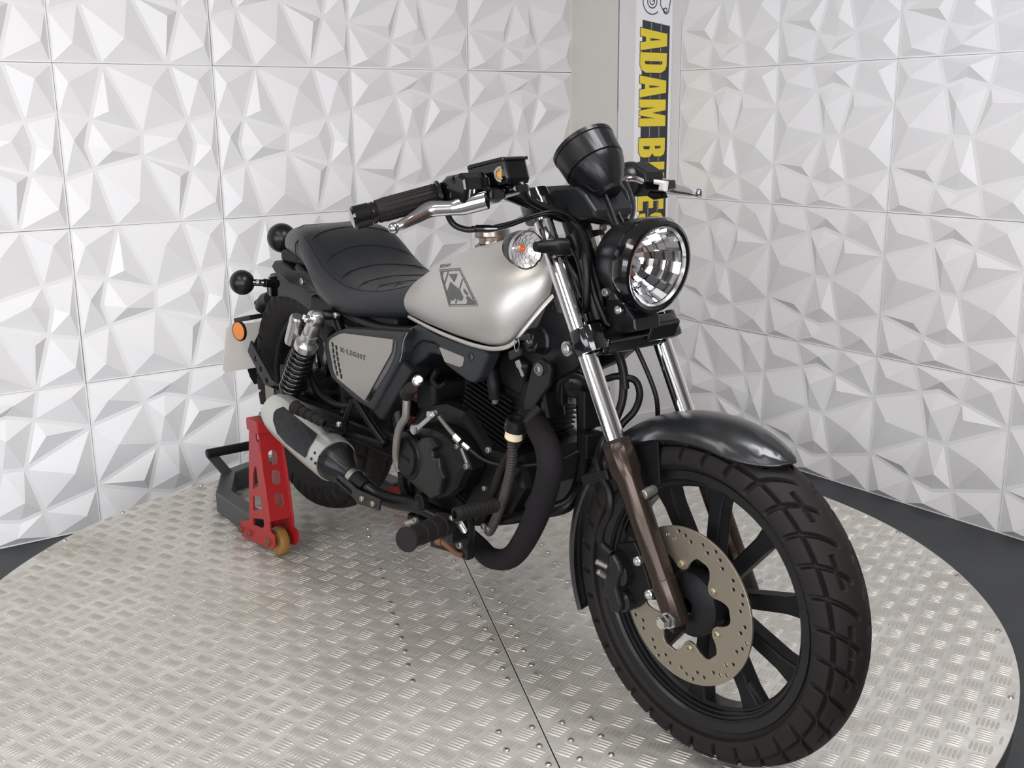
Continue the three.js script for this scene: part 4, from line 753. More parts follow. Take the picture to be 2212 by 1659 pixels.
{
  const sc = bike.children.filter(c => c.name === 'side_cover')[0], W = 0.1458;
  const a = P(680 + 378 * 0.14467, 680 + 548 * 0.14467, W), b = P(680 + 752 * 0.14467, 680 + 682 * 0.14467, W), d = b.clone().sub(a), ang = Math.atan2(d.y, d.x);
  const g = new TextGeometry('K·LIGHT', { font, size: 0.02, depth: 0.0006, curveSegments: 3, bevelEnabled: false }); g.computeBoundingBox();
  g.scale(d.length() / (g.boundingBox.max.x - g.boundingBox.min.x), 0.54, 1); g.rotateZ(ang); g.translate(a.x, a.y, W);
  mesh('panel_lettering', g, M.print, sc, { label: 'dark K-LIGHT lettering' });
}
// ---- covers under the tank
for (const s of [1, -1]) {
  const o = { mirror: s < 0 };
  const g = group('tank_side_cover', bike); if (s < 0) g.position.x = -0.1; const z = Zm(860, 540, 0.18083), W = 0.118;
  mesh('cover_shell', plate(z([[150, 920], [215, 890], [440, 1010], [700, 1100], [1020, 1190], [1080, 1245], [1060, 1300], [965, 1530], [900, 1590], [840, 1580], [700, 1480], [560, 1370], [480, 1150], [430, 1110], [290, 1085], [230, 1110], [60, 1300], [90, 1160]]), W, 0.03, { ...o, bevel: 0.005 }), M.plastic, g);
  mesh('cover_scoop', plate(z([[80, 1300], [230, 1110], [290, 1085], [440, 1120], [480, 1160], [500, 1260], [380, 1240], [335, 1290], [150, 1430]]), W + 0.003, 0.05, { ...o, bevel: 0.006 }), M.plasticDark, g);
  mesh('cover_inlay', plate(z([[487, 1163], [520, 1170], [775, 1275], [785, 1300], [768, 1385], [735, 1402], [555, 1337]]), W + 0.0015, 0.004, { ...o, bevel: 0.0006 }), M.brushed, g, { label: 'small brushed metal inlay' });
  const hp = P(860 + 875 * 0.18083, 540 + 1278 * 0.18083, W); hp.z *= s;
  mesh('cover_hole', turn(hp.clone().add(V(0, 0, -0.004 * s)), V(0, 0, s), [[0, 0], [0, 0.0085], [0.005, 0.0085]], 20), M.black, g);
  mesh('cover_screw', bolt(hp.clone().add(V(0.001, 0, -0.003 * s)), V(0, 0, s), 0.0042, 0.003), M.alu, g);
  const h2 = P(860 + 170 * 0.18083, 540 + 965 * 0.18083, W + 0.003); h2.z *= s;
  mesh('cover_screw', bolt(h2, V(0, 0, s), 0.0062, 0.004), M.gloss, g);
}
// ---- frame
{
  const g = group('frame', bike);
  const tubes = [];
  for (const s of [1, -1]) {
    const m = v => V(v.x, v.y, v.z * s);
    tubes.push(['cradle_tube', [P(1254, 1050, 0.008), P(1226, 1090, 0.04), P(1170, 1105, 0.07), P(1080, 1120, 0.09), P(980, 1120, 0.1)].map(m), 0.0135]);
    tubes.push(['frame_tube', [V(-0.36, 0.7, 0.03), V(-0.5, 0.655, 0.06), V(-0.7, 0.64, 0.09), V(-0.9, 0.625, 0.1), V(-1.1, 0.655, 0.1), V(-1.28, 0.715, 0.09)].map(m), 0.0135]);
    tubes.push(['frame_tube', [V(-0.84, 0.62, 0.1), V(-0.83, 0.5, 0.1), V(-0.80, 0.38, 0.1), V(-0.78, 0.27, 0.1)].map(m), 0.016]);
    tubes.push(['subframe_strut', [V(-1.08, 0.64, 0.11), V(-0.98, 0.52, 0.11), V(-0.86, 0.43, 0.11)].map(m), 0.011]);
    tubes.push(['footrest_hanger', [P(765, 862, 0.13), P(748, 905, 0.14), P(738, 935, 0.145)].map(m), 0.008]);
    tubes.push(['footrest_hanger', [P(768, 862, 0.13), P(800, 915, 0.13), P(832, 960, 0.125)].map(m), 0.0085]);
    tubes.push(['footrest_hanger', [P(738, 935, 0.145), P(790, 948, 0.138), P(830, 960, 0.125)].map(m), 0.0085]);
  }
  for (const [n, p, r] of tubes) mesh(n, rod(p, r, { seg: 40, rad: 14 }), M.frame, g);
  mesh('down_tube', rod([P(1248, 770, 0), P(1262, 860, 0), P(1266, 940, 0), P(1264, 1010, 0), P(1250, 1065, 0.0)], 0.0165, { seg: 40, rad: 18 }), M.frame, g);
  mesh('steering_head', cyl(V(-0.325, 0.86, 0), V(-0.25, 0.665, 0), 0.034, 28), M.frame, g);
  mesh('spine', rod([V(-0.29, 0.77, 0), V(-0.4, 0.72, 0), V(-0.6, 0.69, 0), V(-0.85, 0.65, 0)], 0.028, { seg: 30 }), M.frame, g);
  mesh('engine_hanger', box(V(-0.42, 0.6, 0.03), 0.16, 0.09, 0.02), M.black, g);
  mesh('air_box', box(V(-0.9, 0.56, 0), 0.2, 0.12, 0.16, 0.01), M.black, g);
  // head tube shroud
  for (const s of [1, -1]) {
    mesh('neck_shroud', plate([[1215, 555], [1240, 600], [1262, 660], [1275, 720], [1268, 775], [1240, 800], [1205, 815], [1180, 830], [1160, 800], [1120, 775], [1122, 752], [1142, 715], [1168, 660], [1190, 600]], 0.06, 0.03, { bevel: 0.008, mirror: s < 0 }), M.satin, g);
    mesh('shroud_vent', plate(Zm(860, 540, 0.18083)([[1830, 720], [1850, 620], [1890, 550], [1960, 540], [2000, 770]]), 0.0615, 0.004, { bevel: 0, mirror: s < 0 }), M.gloss, g);
    if (s > 0) mesh('engine_mount_plate', plate([[1150, 786], [1168, 774], [1184, 786], [1190, 800], [1186, 830], [1152, 882], [1136, 905], [1130, 870], [1142, 820]], 0.082, 0.008, { bevel: 0.002, mirror: s < 0 }), M.satin, g);
    const b = P(1165, 798, 0.083); b.z *= s; if (s > 0) mesh('mount_bolt', [bolt(b, V(0, 0, s), 0.0085), turn(b, V(0, 0, s), [[0, 0.0115], [0.002, 0.0115], [0.002, 0.005]], 18)], M.dull, g);
  }
  mesh('ignition_lock', [turn(P(1173, 735, 0.058), V(-0.1, 0, 1), [[0, 0.026], [0.004, 0.026], [0.008, 0.0225], [0.026, 0.021], [0.03, 0.017], [0.03, 0.0]], 32), turn(P(1160, 733, 0.075), V(-0.1, 0, 1), [[0, 0.0155], [0.018, 0.0145], [0.02, 0.012], [0.02, 0]], 26)], M.satin, g);
  mesh('lock_barrel', turn(P(1148, 732, 0.09), V(-0.1, 0.1, 1), [[0, 0.009], [0.006, 0.009], [0.007, 0.007], [0.005, 0.005], [0.005, 0]], 20), M.dull, g);
  mesh('horn', turn(P(1240, 838, 0.02), V(0.6, -0.25, 0.75), [[-0.03, 0], [-0.03, 0.018], [-0.005, 0.024], [-0.004, 0.032], [0.004, 0.034], [0.006, 0.031], [0.002, 0.02], [0.006, 0.014], [0.006, 0]], 32), M.satin, g);
  mesh('regulator', [box(P(1283, 880, 0.02), 0.02, 0.07, 0.06, 0.004), box(P(1278, 960, 0.03), 0.02, 0.045, 0.04, 0.004)], M.black, g);
}
// ---- engine
{
  const g = group('engine', bike);
  const tilt = new THREE.Matrix4().makeRotationZ(-0.21), ctr = P(1058, 905, 0.07); ctr.z = 0;
  const tl = geo => { geo.applyMatrix4(tilt); geo.translate(ctr.x, ctr.y, ctr.z); return geo; };
  mesh('cylinder', tl(new RoundedBoxGeometry(0.10, 0.2, 0.11, 3, 0.02)), M.engine, g);
  for (let k = 0; k < 15; k++) { const f = new RoundedBoxGeometry(0.155 - Math.abs(k - 8) * 0.0012, 0.0032, 0.165, 2, 0.0014); f.translate(0, -0.072 + k * 0.0102, 0); mesh('cooling_fin', tl(f), M.engine, g); }
  mesh('cylinder_head', [tl(new RoundedBoxGeometry(0.17, 0.075, 0.15, 3, 0.014).translate(0.005, 0.118, 0)), tl(new RoundedBoxGeometry(0.12, 0.04, 0.11, 3, 0.012).translate(0, 0.165, 0))], M.engine, g);
  mesh('head_cover', [plate([[1085, 838], [1095, 815], [1150, 825], [1170, 850], [1180, 905], [1150, 925], [1110, 920], [1090, 880]], 0.07, 0.05, { bevel: 0.008 })], M.engine, g);
  mesh('plug_cap', rod([P(1062, 800, 0.085), P(1066, 830, 0.088), P(1070, 860, 0.084)], 0.012, { rad: 14 }), M.black, g);
  mesh('spark_plug', cyl(P(1069, 858, 0.084), P(1071, 870, 0.08), 0.007), M.dull, g);
  mesh('crankcase', plate([[905, 875], [960, 868], [1000, 885], [1050, 965], [1115, 985], [1135, 1060], [1100, 1120], [1040, 1135], [930, 1130], [880, 1085], [860, 1010], [868, 930]], 0.1, 0.2, { bevel: 0.018 }), M.engine, g);
  const z = Zm(840, 860, 0.15674);
  mesh('clutch_cover', plate(z([[90, 560], [190, 430], [350, 375], [560, 400], [720, 470], [900, 640], [1030, 900], [1060, 1010], [1000, 1110], [940, 1260], [800, 1380], [600, 1430], [430, 1320], [240, 1170], [110, 960], [60, 720]]), 0.15, 0.06, { bevel: 0.016, bs: 4 }), M.engine, g);
  mesh('clutch_cover_face', plate(z([[390, 590], [440, 545], [550, 540], [635, 680], [575, 740], [590, 810], [665, 830], [680, 970], [735, 1110], [690, 1330], [560, 1390], [430, 1290], [250, 1140], [180, 1000], [150, 760], [250, 600]]), 0.163, 0.03, { bevel: 0.006 }), M.cover, g, { label: 'dark satin clutch cover face' });
  const oc = P(840 + 238 * 0.15674, 860 + 800 * 0.15674, 0.165);
  mesh('oil_cap', turn(oc, ZX, [[-0.012, 0.05], [-0.002, 0.05], [0.001, 0.047], [0.002, 0.0405], [0.006, 0.0395], [0.007, 0.038], [0.0065, 0.03], [0.0065, 0]], 48, 0.3), M.engine, g);
  const tx = new TextGeometry('KEEWAY', { font, size: 0.0085, depth: 0.001, curveSegments: 2, bevelEnabled: false }); tx.computeBoundingBox(); tx.translate(-tx.boundingBox.max.x / 2, -0.004, 0.0062); tx.rotateZ(-0.12); tx.translate(oc.x, oc.y, oc.z);
  mesh('cap_lettering', tx, M.engine, g);
  mesh('oil_filler', turn(P(840 + 490 * 0.15674, 860 + 1415 * 0.15674, 0.15), ZX, [[0, 0.018], [0.012, 0.018], [0.014, 0.014], [0.01, 0.01], [0.012, 0]], 20), M.black, g);
  for (let k = 0; k < 7; k++) { const q = [[975, 1065], [1060, 1085], [1130, 1140], [1200, 1200], [1245, 1260]].map(([x, y]) => [840 + (x - k * 28 + (k > 3 ? 10 : 0)) * 0.15674, 860 + (y + k * 46 - 20) * 0.15674]); mesh('case_rib', rod(q.map(([x, y], i) => P(x, y, 0.135 - i * 0.012)), 0.0028, { seg: 20, rad: 6 }), M.engine, g); }
  // clutch arm and cable
  mesh('clutch_arm', [bar(P(903, 925, 0.172), P(938, 894, 0.172), 0.01, 0.006, 0.002), turn(P(905, 925, 0.16), ZX, [[0, 0.012], [0.014, 0.011], [0.016, 0.008], [0.016, 0]], 20), turn(P(941, 894, 0.16), ZX, [[0, 0.009], [0.016, 0.008], [0.018, 0]], 16)], M.alu, g, { label: 'bright clutch arm' });
  mesh('clutch_spring', rod([P(948, 900, 0.165), P(962, 918, 0.16), P(982, 941, 0.155)], t => 0.0042 + 0.001 * Math.sin(t * 90), { seg: 120, rad: 8 }), M.dull, g);
  mesh('cable_adjuster', [cyl(P(982, 941, 0.155), P(995, 954, 0.152), 0.0075, 6), cyl(P(1000, 958, 0.151), P(1014, 970, 0.148), 0.0055, 6)], M.alu, g);
  mesh('clutch_cable', rod([P(1014, 970, 0.148), P(1040, 990, 0.135), P(1075, 1003, 0.12), P(1130, 1005, 0.1), P(1200, 995, 0.07), P(1250, 975, 0.04)], 0.0038, { seg: 50 }), M.cable, g);
  mesh('cable_bracket', [bar(P(996, 968, 0.15), P(1010, 1005, 0.15), 0.008, 0.004), bolt(P(988, 964, 0.152), ZX, 0.005), bolt(P(1009, 1007, 0.152), ZX, 0.006), bolt(P(1056, 972, 0.13), ZX, 0.006), bolt(P(1047, 1055, 0.13), ZX, 0.005)], M.dull, g);
  mesh('carburettor', [cyl(P(930, 850, 0.0), P(1000, 860, 0.0), 0.03), box(P(955, 850, 0.05), 0.07, 0.07, 0.09, 0.012), rod([P(945, 800, 0.11), P(935, 822, 0.11), P(948, 836, 0.105), P(965, 828, 0.1)], 0.006, { seg: 24 })], M.black, g);
  mesh('kick_lever', rod([P(879, 850, 0.185), P(878, 880, 0.186), P(876, 900, 0.186), P(863, 925, 0.184), P(857, 955, 0.18), P(856, 990, 0.172), P(862, 1015, 0.165)], 0.0078, { seg: 50 }), M.dull, g, { label: 'bent metal kick lever' });
  mesh('kick_rubber', turn(P(878, 852, 0.19), P(902, 822, 0.2).sub(P(878, 852, 0.19)), [[-0.004, 0.006], [-0.004, 0.0125], [0.0, 0.0135], [0.034, 0.0128], [0.036, 0.011], [0.036, 0]], 20), M.rubber, g);
  mesh('kick_tip', turn(P(901, 824, 0.2), P(910, 813, 0.203).sub(P(901, 824, 0.2)), [[0, 0.0105], [0.008, 0.0105], [0.011, 0.007], [0.011, 0]], 20), M.alu, g);
  mesh('left_case', [plate([[905, 885], [1000, 890], [1100, 990], [1120, 1060], [1060, 1120], [930, 1120], [875, 1050]], 0.1, 0.05, { bevel: 0.014, mirror: true })], M.engine, g);
  mesh('left_cover_cap', plate([[1160, 905], [1195, 905], [1215, 930], [1212, 945], [1150, 945]], -0.06, 0.03, { bevel: 0.006 }), M.grey, g);
  // breather hose and bottle on the right
  mesh('breather_hose', rod([P(1106, 945, 0.125), P(1106, 985, 0.125), P(1100, 1030, 0.122), P(1085, 1085, 0.118), P(1062, 1140, 0.112), P(1055, 1150, 0.11)], t => 0.0088 + 0.0011 * Math.sin(t * 2 * Math.PI * 46), { seg: 46 * 8, rad: 14 }), M.hose, g, { label: 'ribbed brown-black hose' });
  mesh('bottle_ring', cyl(P(1109, 947, 0.125), P(1112, 928, 0.125), 0.0165, 28), M.creamRing, g, { label: 'cream plastic collar' });
  mesh('bottle_cap', [turn(P(1112, 929, 0.125), P(1116, 905, 0.125).sub(P(1112, 929, 0.125)), [[0, 0.018], [0.001, 0.0205], [0.014, 0.0205], [0.015, 0.0185], [0.022, 0.0185], [0.022, 0.013], [0.014, 0.012], [0.014, 0]], 28, 0.3), bolt(P(1096, 917, 0.14), V(-0.6, 0, 0.8), 0.006)], M.satin, g);
  mesh('second_hose', rod([P(1165, 880, 0.09), P(1140, 910, 0.11), P(1120, 950, 0.115), P(1085, 1010, 0.115), P(1062, 1070, 0.115), P(1040, 1125, 0.11)], 0.0085, { seg: 50 }), M.rubber, g);
}
// ---- exhaust
const exh = group('exhaust', bike);
let muffler;
{
  mesh('header_pipe', rod([P(1142, 895, 0.06), P(1162, 925, 0.1), P(1182, 965, 0.125), P(1188, 1005, 0.132), P(1178, 1060, 0.13), P(1156, 1120, 0.122), P(1128, 1175, 0.11), P(1105, 1202, 0.1), P(1080, 1209, 0.092), P(1055, 1202, 0.09), P(1035, 1182, 0.09), P(1010, 1160, 0.1)], t => 0.0205 + 0.0022 * Math.sin(Math.min(1, t * 1.2) * Math.PI), { seg: 90, rad: 24 }), M.wrap, exh, { label: 'header pipe in dark heat wrap' });
  mesh('link_pipe', rod([P(1040, 1188, 0.09), P(1000, 1150, 0.1), P(950, 1115, 0.12), P(900, 1092, 0.14), P(850, 1082, 0.16), P(812, 1068, 0.175), P(782, 1043, 0.188)], 0.0165, { seg: 60, rad: 18 }), M.satin, exh);
  const A = P(774, 1039, 0.19), B = P(589, 876, 0.2), ax = B.clone().sub(A), L = ax.length(); ax.normalize();
  const f = P(723, 1002, 0.195).sub(A).dot(ax);
  mesh('muffler_cone', turn(A, ax, [[-0.035, 0.0165], [0.012, 0.0185], [0.014, 0.019], [0.03, 0.019], [f - 0.045, 0.028], [f - 0.02, 0.042], [f, 0.0465], [f + 0.01, 0.0465]], 48, 0.3), M.satin, exh);
  mesh('pipe_clamp', turn(A, ax, [[0.008, 0.0195], [0.009, 0.0215], [0.022, 0.0215], [0.023, 0.0195]], 36, 0.3), M.steel, exh, { label: 'bright band clamp' });
  muffler = mesh('muffler_body', turn(A, ax, [[f, 0.0425], [f + 0.001, 0.049], [f + 0.02, 0.0502], [f + 0.1, 0.0525], [L - 0.09, 0.052], [L - 0.05, 0.049], [L - 0.025, 0.042], [L - 0.008, 0.027], [L, 0.012], [L + 0.001, 0]], 64, 0.3), M.muffler, exh, { label: 'satin silver muffler can' });
  bike.updateMatrixWorld(true);
  const z = Zm(440, 840, 0.229);
  const hs = mark(z([[665, 232], [690, 198], [755, 172], [850, 248], [1075, 435], [1038, 500], [992, 572], [965, 650], [880, 590], [780, 510], [700, 420], [660, 300]]), [muffler], 0.0022);
  mesh('heat_shield', [hs], M.plasticDark, exh, { label: 'black shield set into the muffler' });
  const ho = [[1050, 605], [1090, 640], [1018, 660], [1055, 700]].map(([x, y]) => mark(ring(440 + x * 0.229, 840 + y * 0.229, 1.9, 10, 3.6), [muffler], 0.0012)).filter(Boolean);
  mesh('muffler_holes', ho, M.black, exh);
  mesh('hanger_bracket', [plate(z([[1180, 745], [1215, 750], [1440, 945], [1665, 1045], [1650, 1150], [1440, 1085], [1420, 1040], [1180, 820]]), 0.215, 0.005, { cut: [z([[1205, 780], [1400, 950], [1400, 1010], [1205, 820]])] })], M.satin, exh);
  for (const [x, y] of [[1497, 1035], [1598, 1082]]) mesh('hanger_bolt', bolt(P(440 + x * 0.229, 840 + y * 0.229, 0.216), ZX, 0.006), M.gold, exh);
}
// ---- rear suspension
for (const s of [1, -1]) {
  const g = group('rear_shock', bike), m = v => V(v.x, v.y, v.z * s), W = 0.165;
  const top = m(P(683, 687, W)), bot = m(P(622, 856, W)), ax = bot.clone().sub(top), L = ax.length(); ax.normalize();
  mesh('shock_eye', [turn(top.clone().add(V(0, 0, -0.014)), ZX, [[0, 0.008], [0, 0.0165], [0.003, 0.018], [0.025, 0.018], [0.028, 0.0165], [0.028, 0.008]], 32), turn(top, ax, [[0.012, 0.011], [0.026, 0.0165], [0.042, 0.0185], [0.044, 0.0165], [0.05, 0.0165], [0.051, 0.0195], [0.064, 0.0195], [0.066, 0.0175], [0.074, 0.02], [0.08, 0.0265], [0.084, 0.028], [0.098, 0.028], [0.1, 0.0265]], 36)], M.alu, g, { label: 'bright alloy shock head' });
  mesh('shock_mount', cyl(m(P(694, 680, W - 0.02)), m(P(735, 680, W - 0.06)), 0.011), M.satin, g);
  mesh('mount_bolt', bolt(m(P(727, 681, W - 0.03)), V(0, 0, s), 0.0068), M.alu, g);
  mesh('shock_bolt', turn(top.clone().add(V(0, 0, (s > 0 ? 0.012 : -0.012))), V(0, 0, s), [[0, 0.012], [0.004, 0.012], [0.005, 0.009], [0.014, 0.0085], [0.016, 0.006], [0.016, 0]], 16, 0.3), M.chrome, g);
  mesh('damper_rod', turn(top, ax, [[0.1, 0.012], [L - 0.02, 0.012], [L - 0.02, 0]], 20), M.dull, g);
  const N = 8.5, pts = [], u = V(0, 0, 1).cross(ax).normalize(), v = ax.clone().cross(u); for (let i = 0; i <= N * 16; i++) { const t = i / (N * 16), a = t * N * 6.2832, r = 0.0245; pts.push(top.clone().addScaledVector(ax, 0.108 + t * (L - 0.14)).addScaledVector(u, Math.cos(a) * r).addScaledVector(v, Math.sin(a) * r)); }
  mesh('spring', rod(pts, 0.0048, { seg: N * 24, rad: 8 }), M.coil, g, { label: 'black coil spring' });
  mesh('spring_seat', turn(top, ax, [[L - 0.034, 0.012], [L - 0.034, 0.027], [L - 0.024, 0.027], [L - 0.018, 0.018], [L, 0.014], [L, 0]], 28), M.satin, g);
  const ra = m(P(642, 686, W + 0.018)), rb = m(P(627, 746, W + 0.018));
  mesh('reservoir', turn(ra, rb.clone().sub(ra), [[-0.004, 0], [-0.004, 0.012], [0, 0.0155], [0.008, 0.0168], [0.01, 0.016], [0.07, 0.016], [0.076, 0.0145], [0.079, 0.011], [0.079, 0]], 36), M.alu, g, { label: 'silver piggyback reservoir' });
  mesh('reservoir_link', bar(m(P(655, 683, W + 0.012)), m(P(672, 690, W)), 0.014, 0.014), M.alu, g);
}
{
  const g = group('swingarm', bike);
  for (const s of [1, -1]) {
    mesh('swingarm_leg', bar(V(-0.80, 0.37, 0.1 * s), V(-1.44, 0.37, 0.115 * s), 0.045, 0.026, 0.006), M.frame, g);
    mesh('chain_adjuster', [box(V(-1.42, 0.37, 0.128 * s), 0.05, 0.05, 0.006), turn(V(-1.375, 0.37, 0.125 * s), V(0, 0, s), [[0, 0.016], [0.006, 0.015], [0.012, 0.012], [0.012, 0]], 6)], M.dull, g);
  }
  mesh('swingarm_pivot', cyl(V(-0.79, 0.385, -0.12), V(-0.79, 0.385, 0.12), 0.024), M.frame, g);
  mesh('axle', cyl(V(-1.375, 0.37, -0.15), V(-1.375, 0.37, 0.15), 0.009), M.steel, g);
  mesh('rear_brake_hose', rod([P(668, 800, 0.13), P(690, 845, 0.13), P(720, 870, 0.13), P(760, 878, 0.13), P(770, 880, 0.12)], 0.007, { seg: 30 }), M.cable, g);
  mesh('rear_brake_caliper', [box(V(-1.30, 0.44, 0.115), 0.08, 0.06, 0.04, 0.008), rod([P(632, 755, 0.12), P(622, 780, 0.12), P(615, 805, 0.12)], 0.006)], M.black, g);
}
// rear footrest, folded up
{
  const g = group('pillion_footrest', bike);
  const a = P(645, 884, 0.235), b = P(702, 915, 0.215);
  mesh('peg_rubber', turn(b, a.clone().sub(b), [[0, 0.006], [0, 0.009], [0.014, 0.009], [0.015, 0.0115], [0.03, 0.0115], [0.031, 0.009], [0.036, 0.009], [0.037, 0.012], [0.052, 0.012], [0.053, 0.0095], [0.058, 0.0095], [0.059, 0.013], [0.074, 0.013], [0.075, 0.0105], [0.08, 0.0105], [0.081, 0.014], [0.097, 0.0145], [0.101, 0.0165], [0.104, 0.0165], [0.106, 0]], 20, 0.3), M.rubber, g);
  mesh('peg_hinge', [box(P(722, 925, 0.17), 0.03, 0.03, 0.05, 0.005), rod([P(708, 918, 0.2), P(738, 932, 0.155)], 0.008)], M.satin, g);
  mesh('hinge_pin', bolt(P(733, 916, 0.19), ZX, 0.006), M.alu, g);
}
{
  const g = group('pillion_footrest', bike);
  mesh('peg_rubber', cyl(V(-0.95, 0.40, -0.24), V(-0.95, 0.38, -0.16), 0.016), M.rubber, g);
  mesh('peg_hinge', box(V(-0.95, 0.38, -0.15), 0.03, 0.03, 0.04, 0.005), M.satin, g);
}
// ---- rider's footrests, brake pedal
{
  const g = group('rider_footrest', bike);
  const t = P(877, 1166, 0.335), b = P(962, 1132, 0.215);
  const d = b.clone().sub(t), L = d.length();
  mesh('peg_rubber', turn(t, d, [[0, 0], [0, 0.0215], [0.003, 0.0228], [0.005, 0.0215], [0.008, 0.017], [0.014, 0.0185], [L * 0.3, 0.0185], [L * 0.3 + 0.001, 0.0165], [L * 0.33, 0.0165], [L * 0.34, 0.0195], [L * 0.53, 0.0195], [L * 0.535, 0.0172], [L * 0.56, 0.0172], [L * 0.57, 0.0205], [L * 0.78, 0.0205], [L * 0.785, 0.018], [L * 0.8, 0.018], [L * 0.81, 0.022], [L - 0.002, 0.022], [L, 0.018], [L, 0]], 32, 0.3), M.rubber, g, { label: 'stepped rubber footrest' });
  mesh('peg_mount', [box(P(985, 1140, 0.17), 0.05, 0.045, 0.06, 0.008), box(P(1000, 1165, 0.14), 0.05, 0.07, 0.02, 0.004), bar(P(930, 1165, 0.15), P(1000, 1185, 0.14), 0.03, 0.006)], M.satin, g);
  mesh('mount_bolt', [bolt(P(996, 1175, 0.155), ZX, 0.009, 0.008), bolt(P(1045, 1137, 0.13), ZX, 0.006), bolt(P(1055, 1143, 0.13), ZX, 0.005)], M.dull, g);
  mesh('brake_linkage', [rod([P(955, 1170, 0.165), P(970, 1182, 0.16), P(985, 1195, 0.155), P(1000, 1200, 0.15)], 0.0055), cyl(P(943, 1168, 0.17), P(955, 1171, 0.166), 0.008)], M.rust, g, { label: 'rusty brake linkage' });
  mesh('pedal_pad', [turn(P(982, 1112, 0.235), P(1056, 1095, 0.165).sub(P(982, 1112, 0.235)), [[0, 0.008], [0, 0.0125], [0.004, 0.0135], ...Array.from({ length: 9 }, (_, i) => [[0.006 + i * 0.0085, 0.0135], [0.0105 + i * 0.0085, 0.0135], [0.011 + i * 0.0085, 0.0115], [0.0138 + i * 0.0085, 0.0115]]).flat(), [0.084, 0.0135], [0.088, 0.011], [0.088, 0]], 20, 0.3)], M.rubber, g, { label: 'ribbed brake pedal rubber' });
  mesh('pedal_arm', [bar(P(978, 1122, 0.215), P(1010, 1150, 0.16), 0.012, 0.008), rod([P(1010, 1112, 0.18), P(1015, 1150, 0.155), P(1005, 1180, 0.15)], 0.007)], M.black, g);
  mesh('pedal_spring', [rod([P(993, 1128, 0.2), P(1004, 1147, 0.185)], t => 0.0055 + 0.001 * Math.sin(t * 50), { seg: 60 }), bolt(P(976, 1119, 0.22), ZX, 0.005)], M.alu, g);
  mesh('brake_switch_boot', [rod([P(868, 1020, 0.13), P(870, 1050, 0.13), P(880, 1075, 0.13), P(893, 1095, 0.13)], t => 0.009 + 0.001 * Math.sin(t * 100), { seg: 130 }), rod([P(893, 1090, 0.13), P(906, 1112, 0.135), P(918, 1135, 0.14)], 0.007), box(P(905, 1125, 0.135), 0.05, 0.028, 0.03, 0.006)], M.black, g);
  mesh('pedal_stop', [rod([P(897, 1125, 0.17), P(878, 1130, 0.18)], 0.006), bolt(P(898, 1123, 0.175), ZX, 0.006)], M.dull, g);
}
{
  const g = group('rider_footrest', bike);
  mesh('peg_rubber', cyl(V(-0.56, 0.315, -0.33), V(-0.56, 0.315, -0.2), 0.02), M.rubber, g);
  mesh('peg_mount', box(V(-0.56, 0.315, -0.17), 0.05, 0.05, 0.06, 0.008), M.satin, g);
  mesh('side_stand', rod([V(-0.6, 0.27, -0.13), V(-0.75, 0.24, -0.15), V(-0.9, 0.24, -0.16)], 0.011), M.black, g);
}
// ---- tail
{
  const g = group('tail_unit', bike);
  const z = Zm(460, 460, 0.20494);
  for (const s of [1, -1]) {
    const o = { mirror: s < 0 };
    mesh('tail_side', plate(z([[560, 780], [600, 640], [760, 600], [1040, 760], [1150, 900], [1290, 1040], [1170, 1075], [1040, 1060], [960, 990], [880, 930], [780, 890], [600, 880], [565, 850]]), 0.07, 0.02, { ...o, bevel: 0.004 }), M.plastic, g);
    mesh('grab_bracket', plate(z([[610, 560], [640, 505], [720, 510], [830, 600], [960, 610], [1070, 680], [1120, 790], [1080, 840], [980, 845], [900, 790], [800, 750], [640, 620]]), 0.105, 0.035, { ...o, bevel: 0.006 }), M.plasticDark, g);
    const b = P(460 + 950 * 0.20494, 460 + 720 * 0.20494, 0.107); b.z *= s;
    mesh('bracket_bolt', bolt(b, V(0, 0, s), 0.0085), M.alu, g);
  }
  mesh('seat_base', [box(V(-1.27, 0.735, 0), 0.2, 0.03, 0.2, 0.01), box(V(-1.02, 0.63, 0), 0.4, 0.05, 0.2, 0.01)], M.black, g);
  mesh('under_tray', [box(V(-1.0, 0.605, 0), 0.5, 0.04, 0.18, 0.01)], M.black, g);
  const rows = []; for (let a = 40; a <= 150; a += 5) { const t = a * Math.PI / 180, r = [], R = 0.345; for (let k = -5; k <= 5; k++) { const u = k / 5; r.push(V(RAX.x + (R - 0.03 * u * u) * Math.cos(t), RAX.y + (R - 0.03 * u * u) * Math.sin(t), 0.072 * u)); } for (let k = 5; k >= -5; k--) { const u = k / 5; r.push(V(RAX.x + (R - 0.004 - 0.03 * u * u) * Math.cos(t), RAX.y + (R - 0.004 - 0.03 * u * u) * Math.sin(t), 0.07 * u)); } rows.push(r); }
  mesh('rear_mudguard', loft(rows.slice(0, 11), { caps: true }), M.black, g);
  mesh('tail_lamp', [ball(P(609, 514, 0.01), 0.039), cyl(P(620, 545, 0.01), P(632, 575, 0.02), 0.007)], M.satin, g, { label: 'round black tail lamp behind the seat' });
}
for (const s of [1, -1]) {
  const g = group('rear_indicator', bike), c = P(523, 610, 0.2), m = v => V(v.x, v.y, v.z * s);
  mesh('indicator_shell', ball(m(c), 0.0305, 1.02, 1, 0.98), M.satin, g);
  mesh('indicator_stem', [cyl(m(P(546, 610, 0.18)), m(P(572, 611, 0.155)), 0.0085), cyl(m(P(570, 611, 0.16)), m(P(600, 613, 0.12)), 0.0105), box(m(P(590, 618, 0.125)), 0.012, 0.05, 0.02)], M.gloss, g);
  mesh('stem_screw', bolt(m(P(558, 609, 0.178)), V(0.4, 0, s * 0.9), 0.0055), M.alu, g);
}
